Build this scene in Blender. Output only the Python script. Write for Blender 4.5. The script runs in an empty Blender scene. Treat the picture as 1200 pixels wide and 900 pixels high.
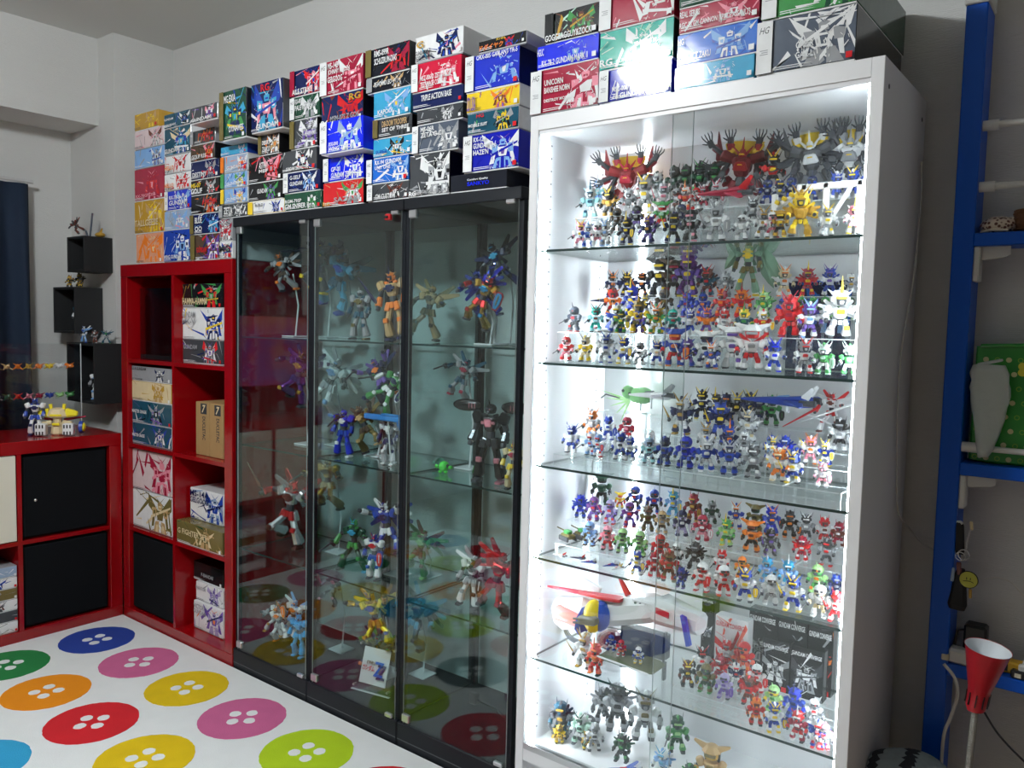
import bpy, math, random
from mathutils import Vector, Matrix, Euler, Quaternion
S = bpy.context.scene
C = S.collection
R = math.radians
# ------------------------------------------------------------------ camera, world, light, exposure
cam = bpy.data.cameras.new('camera'); co = bpy.data.objects.new('camera', cam); C.objects.link(co)
cam.sensor_width = 36; cam.lens = 28.4106
cam.clip_start = .05; cam.clip_end = 50
co.matrix_world = Matrix([[0.788448, -0.061396, 0.61203, 0.0], [0.614651, 0.040541, -0.787757, 0.0], [0.023552, 0.99729, 0.069701, 1.27], [0.0, 0.0, 0.0, 1.0]]
)
S.camera = co
S.view_settings.view_transform = 'Standard'; S.view_settings.look = 'None'
S.view_settings.exposure = 0.0; S.view_settings.gamma = 1; S.view_settings.use_curve_mapping = False
S.cycles.transparent_max_bounces = 64; S.cycles.max_bounces = 10; S.cycles.glossy_bounces = 6
S.cycles.sample_clamp_indirect = 6; S.cycles.caustics_reflective = False; S.cycles.caustics_refractive = False
wd = bpy.data.worlds.new('world'); S.world = wd; wd.use_nodes = True
wd.node_tree.nodes['Background'].inputs[0].default_value = (.6, .7, .85, 1)
wd.node_tree.nodes['Background'].inputs[1].default_value = .02
LAMP = 165.0        # ceiling lamp diffuser
LED = 62.0         # strips in the white cabinet
SCREEN = .55       # monitor on the low unit, seen only as a reflection in the first glass door

# ------------------------------------------------------------------ colours
COL = dict(
 wh=((.80,.81,.82),'white'), si=((.55,.57,.6),'silver'), gy=((.33,.34,.36),'grey'), dg=((.055,.06,.068),'dark grey'), bk=((.012,.012,.014),'black'),
 ink=((.012,.014,.022),'black'), rd=((.62,.02,.025),'red'), sc=((.6,.015,.05),'scarlet'), cr=((.36,.018,.05),'crimson'), pk=((.8,.28,.36),'pink'), pw=((.72,.58,.60),'pale pink'),
 co=((.85,.16,.1),'coral'), or_=((.85,.22,.03),'orange'), po=((.72,.33,.2),'pale orange'), br=((.16,.045,.03),'brown'), bn=((.09,.06,.04),'dark brown'), tn=((.55,.36,.17),'tan'),
 og=((.17,.135,.045),'olive'), go=((.52,.30,.04),'gold'), ye=((.85,.6,.03),'yellow'), cm=((.75,.62,.38),'cream'), lg=((.35,.62,.25),'light green'), gn=((.06,.30,.08),'green'),
 dn=((.015,.07,.04),'dark green'), mt=((.5,.75,.62),'mint'), tq=((.0,.38,.30),'turquoise'), dt=((.015,.08,.13),'dark teal'), tb=((.05,.36,.6),'light blue'), cy=((.02,.35,.75),'bright blue'),
 lt=((.35,.68,.72),'pale teal'), lb=((.22,.42,.75),'sky blue'), mb=((.32,.42,.58),'misty blue'), az=((.015,.14,.6),'azure'), bl=((.02,.06,.38),'blue'), rb=((.02,.04,.55),'royal blue'),
 bb=((.005,.02,.8),'vivid blue'), db=((.01,.015,.4),'deep blue'), nv=((.012,.02,.09),'navy'), vi=((.15,.08,.38),'violet'), pu=((.14,.03,.22),'purple'), lv=((.42,.36,.6),'lavender'), sg=((.09,.11,.15),'slate grey'))
COL['or'] = COL['or_']
MC = {}
def mat(name, col, rough=.5, metal=0., emit=None, spec=.5, coat=0., noise=0, nscale=60, bump=0, bscale=200, stretch=None):
    if name in MC: return MC[name]
    m = bpy.data.materials.new(name); m.use_nodes = True; nt = m.node_tree; b = nt.nodes['Principled BSDF']
    b.inputs['Base Color'].default_value = (*col, 1); b.inputs['Roughness'].default_value = rough; b.inputs['Metallic'].default_value = metal
    b.inputs['Specular IOR Level'].default_value = spec; b.inputs['Coat Weight'].default_value = coat
    if noise or bump:
        tc = nt.nodes.new('ShaderNodeTexCoord'); mp = nt.nodes.new('ShaderNodeMapping'); nt.links.new(tc.outputs['Object'], mp.inputs[0])
        if stretch: mp.inputs['Scale'].default_value = stretch
    if noise:
        n = nt.nodes.new('ShaderNodeTexNoise'); n.inputs['Scale'].default_value = nscale; n.inputs['Detail'].default_value = 4
        nt.links.new(mp.outputs[0], n.inputs[0])
        mx = nt.nodes.new('ShaderNodeMix'); mx.data_type = 'RGBA'
        mx.inputs[6].default_value = (*[c*(1-noise) for c in col], 1); mx.inputs[7].default_value = (*[min(1, c*(1+noise)) for c in col], 1)
        nt.links.new(n.outputs[0], mx.inputs[0]); nt.links.new(mx.outputs[2], b.inputs['Base Color'])
    if bump:
        n2 = nt.nodes.new('ShaderNodeTexNoise'); n2.inputs['Scale'].default_value = bscale; n2.inputs['Detail'].default_value = 3
        nt.links.new(mp.outputs[0], n2.inputs[0]); bp = nt.nodes.new('ShaderNodeBump'); bp.inputs['Strength'].default_value = bump; bp.inputs['Distance'].default_value = .004
        nt.links.new(n2.outputs[0], bp.inputs['Height']); nt.links.new(bp.outputs[0], b.inputs['Normal'])
    if emit: b.inputs['Emission Color'].default_value = (*emit[0], 1); b.inputs['Emission Strength'].default_value = emit[1]
    MC[name] = m; return m
def glass(name, tint, gloss=1.0, rough=0.0):
    if name in MC: return MC[name]
    m = bpy.data.materials.new(name); m.use_nodes = True; nt = m.node_tree; nt.nodes.clear()
    out = nt.nodes.new('ShaderNodeOutputMaterial'); tr = nt.nodes.new('ShaderNodeBsdfTransparent'); tr.inputs[0].default_value = (*tint, 1)
    gl = nt.nodes.new('ShaderNodeBsdfGlossy'); gl.inputs['Roughness'].default_value = rough; gl.inputs[0].default_value = (.95, 1, .98, 1)
    lw = nt.nodes.new('ShaderNodeLayerWeight'); lw.inputs[0].default_value = .5
    pw = nt.nodes.new('ShaderNodeMath'); pw.operation = 'POWER'; pw.inputs[1].default_value = 5
    mu = nt.nodes.new('ShaderNodeMath'); mu.operation = 'MULTIPLY_ADD'; mu.inputs[1].default_value = .96*gloss; mu.inputs[2].default_value = .042*gloss
    mu.use_clamp = True
    mx = nt.nodes.new('ShaderNodeMixShader')
    nt.links.new(lw.outputs['Facing'], pw.inputs[0]); nt.links.new(pw.outputs[0], mu.inputs[0]); nt.links.new(mu.outputs[0], mx.inputs[0])
    nt.links.new(tr.outputs[0], mx.inputs[1]); nt.links.new(gl.outputs[0], mx.inputs[2]); nt.links.new(mx.outputs[0], out.inputs[0])
    MC[name] = m; return m
def cmat(code, fin='p'):
    c, w = COL[code]; w = w.replace(' ', '_')
    if fin == 'paper': return mat('print_'+w+code, c, .10, spec=.28, noise=.12, nscale=35, bump=.22, bscale=9)
    if fin == 'm': return mat('metallic_'+w+code, [min(1, x*1.3+.02) for x in c], .22, .75, coat=.5)
    return mat('plastic_'+w+code, c, .38, noise=.05, nscale=20)

# ------------------------------------------------------------------ mesh builder
class MB:
    def __init__(s): s.v = []; s.f = []; s.m = []; s.cr = None
    def add(s, vs, fs, m=0):
        b = len(s.v); s.v += [tuple(v) for v in vs]; s.f += [tuple(i+b for i in f) for f in fs]; s.m += [m]*len(fs); return s
    def box(s, x0, x1, y0, y1, z0, z1, m=0):
        v = [(x, y, z) for z in (z0, z1) for y in (y0, y1) for x in (x0, x1)]
        return s.add(v, [(0,2,3,1),(4,5,7,6),(0,1,5,4),(2,6,7,3),(0,4,6,2),(1,3,7,5)], m)
    def cbox(s, x0, x1, y0, y1, z0, z1, m=0, c=.1):   # chamfered
        X, Y, Z = sorted((x0,x1)), sorted((y0,y1)), sorted((z0,z1)); k = c*min(X[1]-X[0], Y[1]-Y[0], Z[1]-Z[0])
        v = []; idx = {}
        for i in (0,1):
            for j in (0,1):
                for l in (0,1):
                    sx, sy, sz = (1,-1)[i], (1,-1)[j], (1,-1)[l]
                    for a in range(3):
                        p = [X[i], Y[j], Z[l]]
                        for q, sg in enumerate((sx,sy,sz)):
                            if q != a: p[q] += sg*k
                        idx[i,j,l,a] = len(v); v.append(p)
        g = lambda i,j,l,a: idx[i,j,l,a]
        fs = []
        for l in (0,1): f = [g(0,0,l,2),g(1,0,l,2),g(1,1,l,2),g(0,1,l,2)]; fs.append(f if l else f[::-1])
        for j in (0,1): f = [g(0,j,0,1),g(1,j,0,1),g(1,j,1,1),g(0,j,1,1)]; fs.append(f[::-1] if j else f)
        for i in (0,1): f = [g(i,0,0,0),g(i,1,0,0),g(i,1,1,0),g(i,0,1,0)]; fs.append(f if i else f[::-1])
        for i in (0,1):
            for j in (0,1): f = [g(i,j,0,0),g(i,j,0,1),g(i,j,1,1),g(i,j,1,0)]; fs.append(f if (i==j) else f[::-1])
            for l in (0,1): f = [g(i,0,l,0),g(i,1,l,0),g(i,1,l,2),g(i,0,l,2)]; fs.append(f if (i!=l) else f[::-1])
        for j in (0,1):
            for l in (0,1): f = [g(0,j,l,1),g(1,j,l,1),g(1,j,l,2),g(0,j,l,2)]; fs.append(f if (j==l) else f[::-1])
        for i in (0,1):
            for j in (0,1):
                for l in (0,1): f = [g(i,j,l,0),g(i,j,l,1),g(i,j,l,2)]; fs.append(f if (i+j+l)%2 else f[::-1])
        return s.add(v, fs, m)
    def seg(s, a, b, w0, d0, w1, d1, m=0, cut=.28, ref=(0,1,0), cap=.12):   # tapered chamfered limb
        a, b = Vector(a), Vector(b); d = b-a; L = d.length or 1e-6; d = d/L; ref = Vector(ref)
        u = d.cross(ref)
        if u.length < .1: u = d.cross(Vector((1,0,0)))
        u.normalize(); w = u.cross(d)
        rings = [(0,.78),(cap,1),(1-cap,1),(1,.78)]; vs = []; fs = []
        for t, k in rings:
            W_, D_ = (w0+(w1-w0)*t)*k/2, (d0+(d1-d0)*t)*k/2; c = cut*2*min(W_, D_); p = a+d*(L*t)
            for x, y in ((W_,D_-c),(W_-c,D_),(-W_+c,D_),(-W_,D_-c),(-W_,-D_+c),(-W_+c,-D_),(W_-c,-D_),(W_,-D_+c)): vs.append(p+u*x+w*y)
        for r in range(3):
            for i in range(8): j = (i+1) % 8; fs.append((r*8+i, r*8+j, r*8+8+j, r*8+8+i)[::-1])
        fs.append(tuple(range(8))); fs.append(tuple(range(24, 32))[::-1])
        return s.add(vs, fs, m)
    def cyl(s, a, b, r0, r1=None, n=12, m=0, caps=True):
        a, b = Vector(a), Vector(b); r1 = r0 if r1 is None else r1; d = (b-a).normalized()
        u = d.orthogonal().normalized(); w = d.cross(u); vs = []
        for p, r in ((a,r0),(b,r1)):
            for i in range(n): t = 2*math.pi*i/n; vs.append(p+u*(r*math.cos(t))+w*(r*math.sin(t)))
        fs = [(i,(i+1)%n,n+(i+1)%n,n+i) for i in range(n)]
        if caps: fs += [tuple(range(n))[::-1], tuple(range(n, 2*n))]
        return s.add(vs, fs, m)
    def tube(s, pts, r, n=8, m=0):
        pts = [Vector(p) for p in pts]; vs = []; u = None
        for i, p in enumerate(pts):
            d = (pts[min(i+1, len(pts)-1)]-pts[max(i-1, 0)]).normalized()
            u = d.orthogonal().normalized() if u is None else (u-d*u.dot(d)).normalized(); w = d.cross(u)
            vs += [p+u*(r*math.cos(2*math.pi*k/n))+w*(r*math.sin(2*math.pi*k/n)) for k in range(n)]
        fs = [(i*n+k, i*n+(k+1)%n, i*n+n+(k+1)%n, i*n+n+k) for i in range(len(pts)-1) for k in range(n)]
        fs += [tuple(range(n))[::-1], tuple(range(len(vs)-n, len(vs)))]
        return s.add(vs, fs, m)
    def ball(s, c, rx, ry=None, rz=None, n=12, k=8, m=0):
        ry = rx if ry is None else ry; rz = rx if rz is None else rz; vs = [(c[0],c[1],c[2]-rz)]
        for j in range(1, k):
            ph = math.pi*j/k
            for i in range(n): t = 2*math.pi*i/n; vs.append((c[0]+rx*math.sin(ph)*math.cos(t), c[1]+ry*math.sin(ph)*math.sin(t), c[2]-rz*math.cos(ph)))
        vs.append((c[0],c[1],c[2]+rz)); L = len(vs)-1
        fs = [(0,1+(i+1)%n,1+i) for i in range(n)]
        for j in range(k-2):
            for i in range(n): a = 1+j*n+i; b = 1+j*n+(i+1)%n; fs.append((a,b,b+n,a+n))
        fs += [(L,L-n+i,L-n+(i+1)%n) for i in range(n)]
        return s.add(vs, fs, m)
    def lathe(s, prof, n=24, m=0, c=(0,0,0)):
        vs = [(c[0]+r*math.cos(2*math.pi*i/n), c[1]+r*math.sin(2*math.pi*i/n), c[2]+z) for r, z in prof for i in range(n)]
        fs = [(j*n+i, j*n+(i+1)%n, j*n+n+(i+1)%n, j*n+n+i) for j in range(len(prof)-1) for i in range(n)]
        return s.add(vs, fs, m)
    def slab(s, poly, y0, y1, m=0, axis='y'):    # polygon in the x-z plane given thickness in y
        n = len(poly); 
        f = {'y': lambda p, t: (p[0], t, p[1]), 'z': lambda p, t: (p[0], p[1], t), 'x': lambda p, t: (t, p[0], p[1])}[axis]
        vs = [f(p, y0) for p in poly]+[f(p, y1) for p in poly]
        return s.add(vs, [tuple(range(n)), tuple(range(n, 2*n))[::-1]]+[(i, n+i, n+(i+1)%n, (i+1)%n) for i in range(n)], m)
    def blade(s, a, b, w, t, m=0, tip=.15, ref=(0,1,0)):
        return s.seg(a, b, w, t, w*tip, t*.6, m, .2, ref, .06)
    def xf(s, M):
        s.v = [tuple(M @ Vector(v)) for v in s.v]; return s
    def mesh(s, name, mats=(), smooth=False):
        me = bpy.data.meshes.new(name); me.from_pydata(s.v, [], s.f); me.polygons.foreach_set('material_index', s.m)
        for m in mats: me.materials.append(m)
        if smooth: me.polygons.foreach_set('use_smooth', [True]*len(s.f))
        me.update(); return me
    def obj(s, name, mats, parent=None, smooth=False, loc=(0,0,0), rot=(0,0,0)):
        return link(name, s.mesh(name, mats if isinstance(mats, (list, tuple)) else [mats], smooth), parent, loc, rot)
def link(name, me, parent=None, loc=(0,0,0), rot=(0,0,0)):
    o = bpy.data.objects.new(name, me); C.objects.link(o); o.location = loc; o.rotation_euler = rot
    if parent: o.parent = parent
    return o
def tag(o, label, cat, group=None, kind=None):
    if label: o['label'] = label
    if cat: o['category'] = cat
    if group: o['group'] = group
    if kind: o['kind'] = kind
    return o
def thing(name, label, cat, loc=(0,0,0), rz=0., group=None, scale=1.):
    o = bpy.data.objects.new(name, None); C.objects.link(o); o.location = loc; o.rotation_euler = (0, 0, rz); o.scale = (scale,)*3
    o.empty_display_size = .05
    return tag(o, label, cat, group)
def struct(name, mb, m, smooth=False):
    return tag(mb.obj(name, m, None, smooth), None, None, None, 'structure')
TX = {}
def lettering(txt, x0, x1, z0, z1, y, m, parent, name='lettering', bold=.02, shear=0.):
    key = (txt, bold, shear)
    if key not in TX:
        cu = bpy.data.curves.new('t', 'FONT'); cu.body = txt; cu.resolution_u = 2; cu.offset = bold; cu.shear = shear
        o = bpy.data.objects.new('t', cu); C.objects.link(o); dg = bpy.context.evaluated_depsgraph_get(); dg.update()
        me = bpy.data.meshes.new_from_object(o.evaluated_get(dg)); C.objects.unlink(o); bpy.data.objects.remove(o); bpy.data.curves.remove(cu)
        vs = [v.co.copy() for v in me.vertices]; fs = [tuple(p.vertices) for p in me.polygons]; bpy.data.meshes.remove(me)
        TX[key] = (vs, fs)
    vs, fs = TX[key]
    if not vs: return
    ax, bx = min(v.x for v in vs), max(v.x for v in vs); ay, by = min(v.y for v in vs), max(v.y for v in vs)
    mb = MB(); mb.add([(x0+(v.x-ax)/(bx-ax)*(x1-x0), y, z0+(v.y-ay)/(by-ay)*(z1-z0)) for v in vs], fs, 0)
    return mb.obj(name, m, parent)

# ------------------------------------------------------------------ room
YW, ZC = 2.06, 2.52
wallm = mat('wallpaper', (.68,.68,.67), .85, bump=.5, bscale=90, stretch=(.6,.6,6), noise=.03, nscale=3)
ceilm = mat('ceiling_paper', (.72,.75,.74), .9, bump=.2, bscale=120)
struct('floor', MB().box(-4.3,2.5,-3,2.2,-.1,0), mat('floor_boards', (.38,.26,.16), .4, noise=.3, nscale=4, stretch=(8,1,1)))
struct('ceiling', MB().box(-4.3,2.5,-3,2.2,ZC,ZC+.1), ceilm)
struct('wall_back', MB().box(-4.3,2.5,YW,YW+.12,0,ZC), wallm)
struct('wall_left', MB().box(-4.25,-4.07,-3,YW,0,ZC), wallm)
struct('wall_right', MB().box(2.3,2.45,-3,YW,0,ZC), mat('wallpaper_shaded_side', (.5,.49,.47), .85))  # unseen wall, tone darkened to bounce less light onto the cabinet side
struct('wall_front', MB().box(-4.07,2.3,-3.0,-2.85,0,ZC), mat('wallpaper_darkened', (.34,.32,.30), .85))  # unseen wall, darkness of the room put into its colour, keeps glass reflections low
struct('wall_pillar', MB().box(-4.07,-3.645,1.78,YW,0,ZC), wallm)
struct('trim_beam', MB().box(-4.07,-3.79,-2.85,1.78,2.137,ZC), wallm)
struct('baseboard_back', MB().box(-3.645,2.3,YW-.012,YW,0,.06), mat('skirting', (.6,.58,.54), .5))

# ceiling lamp (outside the frame; its glare shows on the boxes)
LP = (-1.75, .05)
t = thing('ceiling_lamp', 'round white ceiling lamp above the rug', 'lamp', (LP[0], LP[1], ZC))
MB().cyl((0,0,-.03),(0,0,0),.18,n=32).obj('base', mat('lamp_base', (.7,.7,.7), .5), t, True)
MB().ball((0,0,-.11),.175,.175,.08,32,14).obj('diffuser', mat('lamp_diffuser', (.9,.9,.9), .5, emit=((.93,.985,1), LAMP)), t, True)

# ------------------------------------------------------------------ rug with button pattern
pile = mat('rug_white_pile', (.93,.95,.95), .95, noise=.04, nscale=14, bump=1., bscale=420)
rug = thing('rug', 'thick white rug with rows of big coloured buttons, in front of the cabinets', 'rug')
MB().cbox(-3.357,-.55,-.35,1.656,.0,.012,c=.3).obj('pile', pile, rug)
rng = random.Random(4)
BC = dict(blue=(.012,.05,.36), pink=(.66,.14,.32), yellow=(.85,.58,.0), red=(.70,.01,.02), green=(.01,.22,.05), orange=(.95,.30,.0), lime=(.50,.70,.01), cyan=(.03,.38,.68), plum=(.3,.03,.12), teal=(.03,.28,.22), grey=(.12,.14,.14))
GR = [['blue','pink','yellow','pink','lime','red'],['green','orange','red','yellow','grey','plum'],['pink','yellow','cyan','lime','red','teal'],['green','grey','orange','teal','yellow','blue'],['orange','lime','pink','blue','green','red'],['blue','red','yellow','pink','orange','lime']]
for j, row in enumerate(GR):
    for i, cn in enumerate(row):
        cx, cy = -3.157+.3245*i, 1.454-.318*j; r0 = .1345; n = 72; a0 = rng.uniform(.6, 1.0) if (i+j) % 2 else rng.uniform(.0,.3)
        mb = MB(); vs = []; ring = []
        for k in range(n):
            t_ = 2*math.pi*k/n; r = r0+rng.uniform(-.0012,.0012); vs.append((cx+r*math.cos(t_), cy+r*math.sin(t_), .0136))
        lo = [(v[0], v[1], .010) for v in vs]
        m_ = mat('rug_'+cn+'_pile', BC[cn], .95, noise=.1, nscale=14, bump=1., bscale=420)
        mb.add(vs+lo, [tuple(range(n))]+[(k, n+k, n+(k+1)%n, (k+1)%n) for k in range(n)])
        b = mb.obj('button', [m_], rug); b['label'] = cn+' button pattern in the rug pile'
        for q in range(4):
            hb = MB()
            th = math.pi/4+q*math.pi/2; hx, hy = cx+.036*math.cos(th+a0), cy+.036*math.sin(th+a0)
            hv = [(hx+(.0180+rng.uniform(-.0012,.0012))*math.cos(2*math.pi*k/18), hy+(.0180+rng.uniform(-.0012,.0012))*math.sin(2*math.pi*k/18), .0146) for k in range(18)]
            hb.add(hv+[(v[0],v[1],.0125) for v in hv], [tuple(range(18))]+[(k, 18+k, 18+(k+1)%18, (k+1)%18) for k in range(18)])
            hb.obj('button_hole', pile, b)

# ------------------------------------------------------------------ red cube shelving
redm = mat('red_lacquer', (.28,.0015,.004), .22, coat=.3, noise=.04, nscale=6)
def shelf_unit(name, label, W_, H_, nx, nz, D, loc, rz, bins=()):
    t = thing(name, label, 'shelf unit', loc, rz); o, d = .05, .016; c = (W_-2*o-(nx-1)*d)/nx; ch = (H_-2*o-(nz-1)*d)/nz
    for z0 in (0, H_-o): MB().cbox(0,W_,0,D,z0,z0+o,c=.04).obj('top_board' if z0 else 'bottom_board', redm, t)
    for x0 in (0, W_-o): MB().cbox(x0,x0+o,.0005,D,o,H_-o,c=.04).obj('side_board', redm, t)
    for i in range(1, nx): x = o+i*c+(i-1)*d; MB().box(x,x+d,.003,D,o,H_-o).obj('divider', redm, t)
    for k in range(1, nz):
        for i in range(nx):
            z = o+k*ch+(k-1)*d; x = o+i*(c+d); MB().box(x,x+c,.004,D,z,z+d).obj('shelf_board', redm, t)
    return t, (lambda i, k: (o+i*(c+d), o+k*(ch+d))), c, ch
XL, XR = -3.36, -2.557
tall, cell, cw, chh = shelf_unit('cube_shelf', 'tall glossy red cube shelf unit with boxes in its cells', XR-XL, 1.49, 2, 4, .385, (XL,1.66,0), 0)
# low unit runs towards the camera; local +y = world -x
low, cell2, cw2, ch2 = shelf_unit('low_cube_shelf', 'low glossy red two-row cube shelf under the wall boxes', 1.49, .79, 4, 2, .385, (XL,.168,0), math.pi/2)
blackf = mat('black_fabric', (.004,.005,.0065), .95, spec=.15, bump=.3, bscale=500)
def bin_(root, i, k, f, w, h, cellf, knob=False):
    x, z = f(i, k); bo = MB().cbox(x+.004,x+w-.004,.012,.36,z+.002,z+h-.006,c=.03).obj('storage_bin', blackf, root)
    if knob: MB().ball((x+.05,.008,z+h*.45),.007,.006,.007).obj('knob', mat('knob_chrome', (.8,.8,.8), .2, 1), bo, True)
bin_(tall, 0, 0, cell, cw, chh, cell)
for k in (0, 1): bin_(low, 3, k, cell2, cw2, ch2, cell2, k == 1)
x, z = cell2(2, 1); MB().cbox(x+.003,x+cw2-.003,.004,.02,z+.003,z+ch2-.003,c=.1).obj('white_door', mat('door_cream', (.75,.73,.62), .4), low)
x, z = cell2(1, 1); MB().cbox(x+.003,x+cw2-.003,.004,.02,z+.003,z+ch2-.003,c=.1).obj('white_door', mat('door_cream', (.75,.73,.62), .4), low)

# ------------------------------------------------------------------ printed kit boxes
def mech_art(rng, x0, x1, z0, z1, ncol, wide):
    """flat printed artwork: one invented robot figure made of shards"""
    mb = MB(); w, h = x1-x0, z1-z0; cx = x0+w*rng.uniform(.6,.8) if wide else x0+w*.5; s = min(h*1.15, w*.9); ly = [0.]
    def P(pts, c, sym=False):
        ly[0] -= .00003
        for sg in ((1,-1) if sym else (1,)):
            q = [(max(x0, min(x1, cx+sg*p[0]*s)), ly[0], max(z0, min(z1, z0+h*.42+p[1]*s))) for p in pts]
            if sg < 0: q = q[::-1]
            mb.add(q, [tuple(range(len(q)))], c % ncol)
    for k in range(rng.randint(10, 18)):      # background shards
        a = rng.uniform(0, 6.28); L = rng.uniform(.25,.9); px, pz = rng.uniform(x0,x1), rng.uniform(z0,z1); tw = rng.uniform(.02,.09)
        ly[0] -= .00003; q = [(px,pz),(px+L*s*math.cos(a),pz+L*s*math.sin(a)),(px+L*s*math.cos(a)+tw*s,pz+L*s*math.sin(a)*.8),(px+tw*s*.7,pz-tw*s)]
        mb.add([(max(x0,min(x1,p[0])), ly[0], max(z0,min(z1,p[1]))) for p in q], [(0,1,2,3)], rng.randrange(ncol))
    r = rng.uniform
    P([(.08,.12),(.5+r(-.1,.2),.5+r(-.1,.2)),(.42+r(0,.2),.2),(.2,.02)], rng.randrange(ncol), True)       # wings
    P([(.05,-.1),(.2,-.12),(.26+r(0,.1),-.5),(.06,-.5)], 1, True); P([(.09,-.18),(.17,-.2),(.2,-.42),(.1,-.42)], rng.randrange(ncol), True)
    P([(-.17,.14),(.17,.14),(.11,-.08),(-.11,-.08)], 0); P([(-.07,.1),(.07,.1),(.04,-.04),(-.04,-.04)], 2)
    P([(.15,.2),(.34,.17+r(0,.08)),(.33,0),(.17,.0)], 1, True); P([(.19,.14),(.29,.13),(.28,.05),(.2,.05)], rng.randrange(ncol), True)
    P([(.22,0),(.32,0),(.38+r(-.05,.1),-.26),(.27,-.24)], 0, True)
    P([(-.08,.18),(.08,.18),(.1,.3),(0,.36),(-.1,.3)], 1); P([(-.06,.22),(.06,.22),(.05,.26),(-.05,.26)], 3); P([(0,.3),(.22,.48+r(-.05,.05)),(.04,.36)], 2, True)
    g = r(-.6,.6); P([(-.4,-.12+g*.2),(.45,.05+g),(.46,.1+g),(-.4,-.05+g*.2)], 3)
    for k in range(46):
        px, pz, q = r(-.42,.42), r(-.42,.4), r(.015,.06); a = r(0,6.28); c_, s_ = math.cos(a), math.sin(a); e = q*r(1,3.4)
        P([(px,pz),(px+e*c_,pz+e*s_),(px+e*c_*.9-q*.4*s_,pz+e*s_*.9+q*.4*c_),(px-q*.3*s_,pz+q*.3*c_)], rng.randrange(ncol+1))
    return mb
BXN = [0]
ORD = ['first','second','third','fourth','fifth','sixth','seventh','eighth','ninth','tenth','eleventh','twelfth','thirteenth','fourteenth','fifteenth','sixteenth','seventeenth','eighteenth','nineteenth','twentieth']
def kit_box(x0, x1, z0, z1, yf, dp, bg, lid, art, strip, titles, label, group, jit=0.):
    BXN[0] += 1; rng = random.Random(BXN[0]*7+3); w, h = x1-x0, z1-z0
    t = thing('kit_box', label, 'kit box', ((x0+x1)/2, yf, z0), jit, group); a, b = -w/2, w/2
    lm = cmat(lid, 'paper')
    MB().box(a+.0012,b-.0012,.0012,dp-.0012,0,h*.5).obj('tray', cmat('wh' if lid != 'wh' else 'gy', 'paper'), t)
    t0 = t; t = MB().cbox(a,b,0,dp,.0025,h,c=.02).obj('lid', lm, t)
    e = .0008; pa = MB(); pa.add([(a+e,-.0004,.003+e),(b-e,-.0004,.003+e),(b-e,-.0004,h-e),(a+e,-.0004,h-e)], [(0,1,2,3)]).obj('front_print', cmat(bg,'paper'), t)
    cols = art.split(','); wide = w > h*1.3; sw = w*(.17 if w/h < 2.2 else .14) if strip else 0
    if len(cols) > 2:
        mb = mech_art(rng, a+sw+e, b-e, .004, h-e, len(cols), wide)
        o = mb.obj('robot_artwork', [cmat(c,'paper') for c in cols]+[cmat('bk','paper')], t, False, (0,-.0006,0))
        if wide and bg in ('wh','nv','bb','rb','db','az','cr','sc','dn','sg','bk','dg'):   # lettering ground on the left third
            pass
    if strip:
        MB().add([(a+e,-.0052,.0032),(a+sw,-.0052,.0032),(a+sw,-.0052,h-e),(a+e,-.0052,h-e)], [(0,1,2,3)]).obj('end_strip', cmat(strip,'paper'), t)
        if strip in ('wh','gy') and h > .045:
            lettering('HG', a+sw*.18, a+sw*.82, h-.012-sw*.4, h-.012, -.0054, cmat('dg' if strip=='wh' else 'wh','paper'), t, 'grade_mark', 0, .35)
            for q in range(3): MB().add([(a+sw*(.25+.1*(q==1)),-.0054,h*.45-q*.004),(a+sw*.75,-.0054,h*.45-q*.004),(a+sw*.75,-.0054,h*.45-q*.004+.0015),(a+sw*(.25+.1*(q==1)),-.0054,h*.45-q*.004+.0015)], [(0,1,2,3)]).obj('small_print', cmat('gy','paper'), t)
    dk = cmat('dg' if bg in ('wh','gy','pw','go','ye','cm','po') else 'wh', 'paper')
    for (tx, u0, v0, u1, v1, cc) in titles:
        lettering(tx, a+w*u0, a+w*u1, h*v0, h*v1, -.0058, cmat(cc,'paper'), t, 'title')
    if h > .028 and bg != 'ink':   # fine print rule lines and the small corner mark
        mb = MB(); u = a+sw+w*.04; 
        for q in range(2): mb.add([(u,-.0056,.006+q*.004),(u+w*rng.uniform(.25,.4),-.0056,.006+q*.004),(u+w*.25,-.0056,.0075+q*.004),(u,-.0056,.0075+q*.004)], [(0,1,2,3)])
        mb.obj('small_print', dk, t)
        s_ = min(.012, h*.2); MB().add([(b-.004-s_,-.0056,.006),(b-.004,-.0056,.006),(b-.004,-.0056,.006+s_),(b-.004-s_,-.0056,.006+s_)], [(0,1,2,3)]).obj('corner_mark', cmat('rd' if bg not in ('rd','cr','sc') and rng.random()<.5 else 'wh','paper'), t)
    return t0
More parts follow.
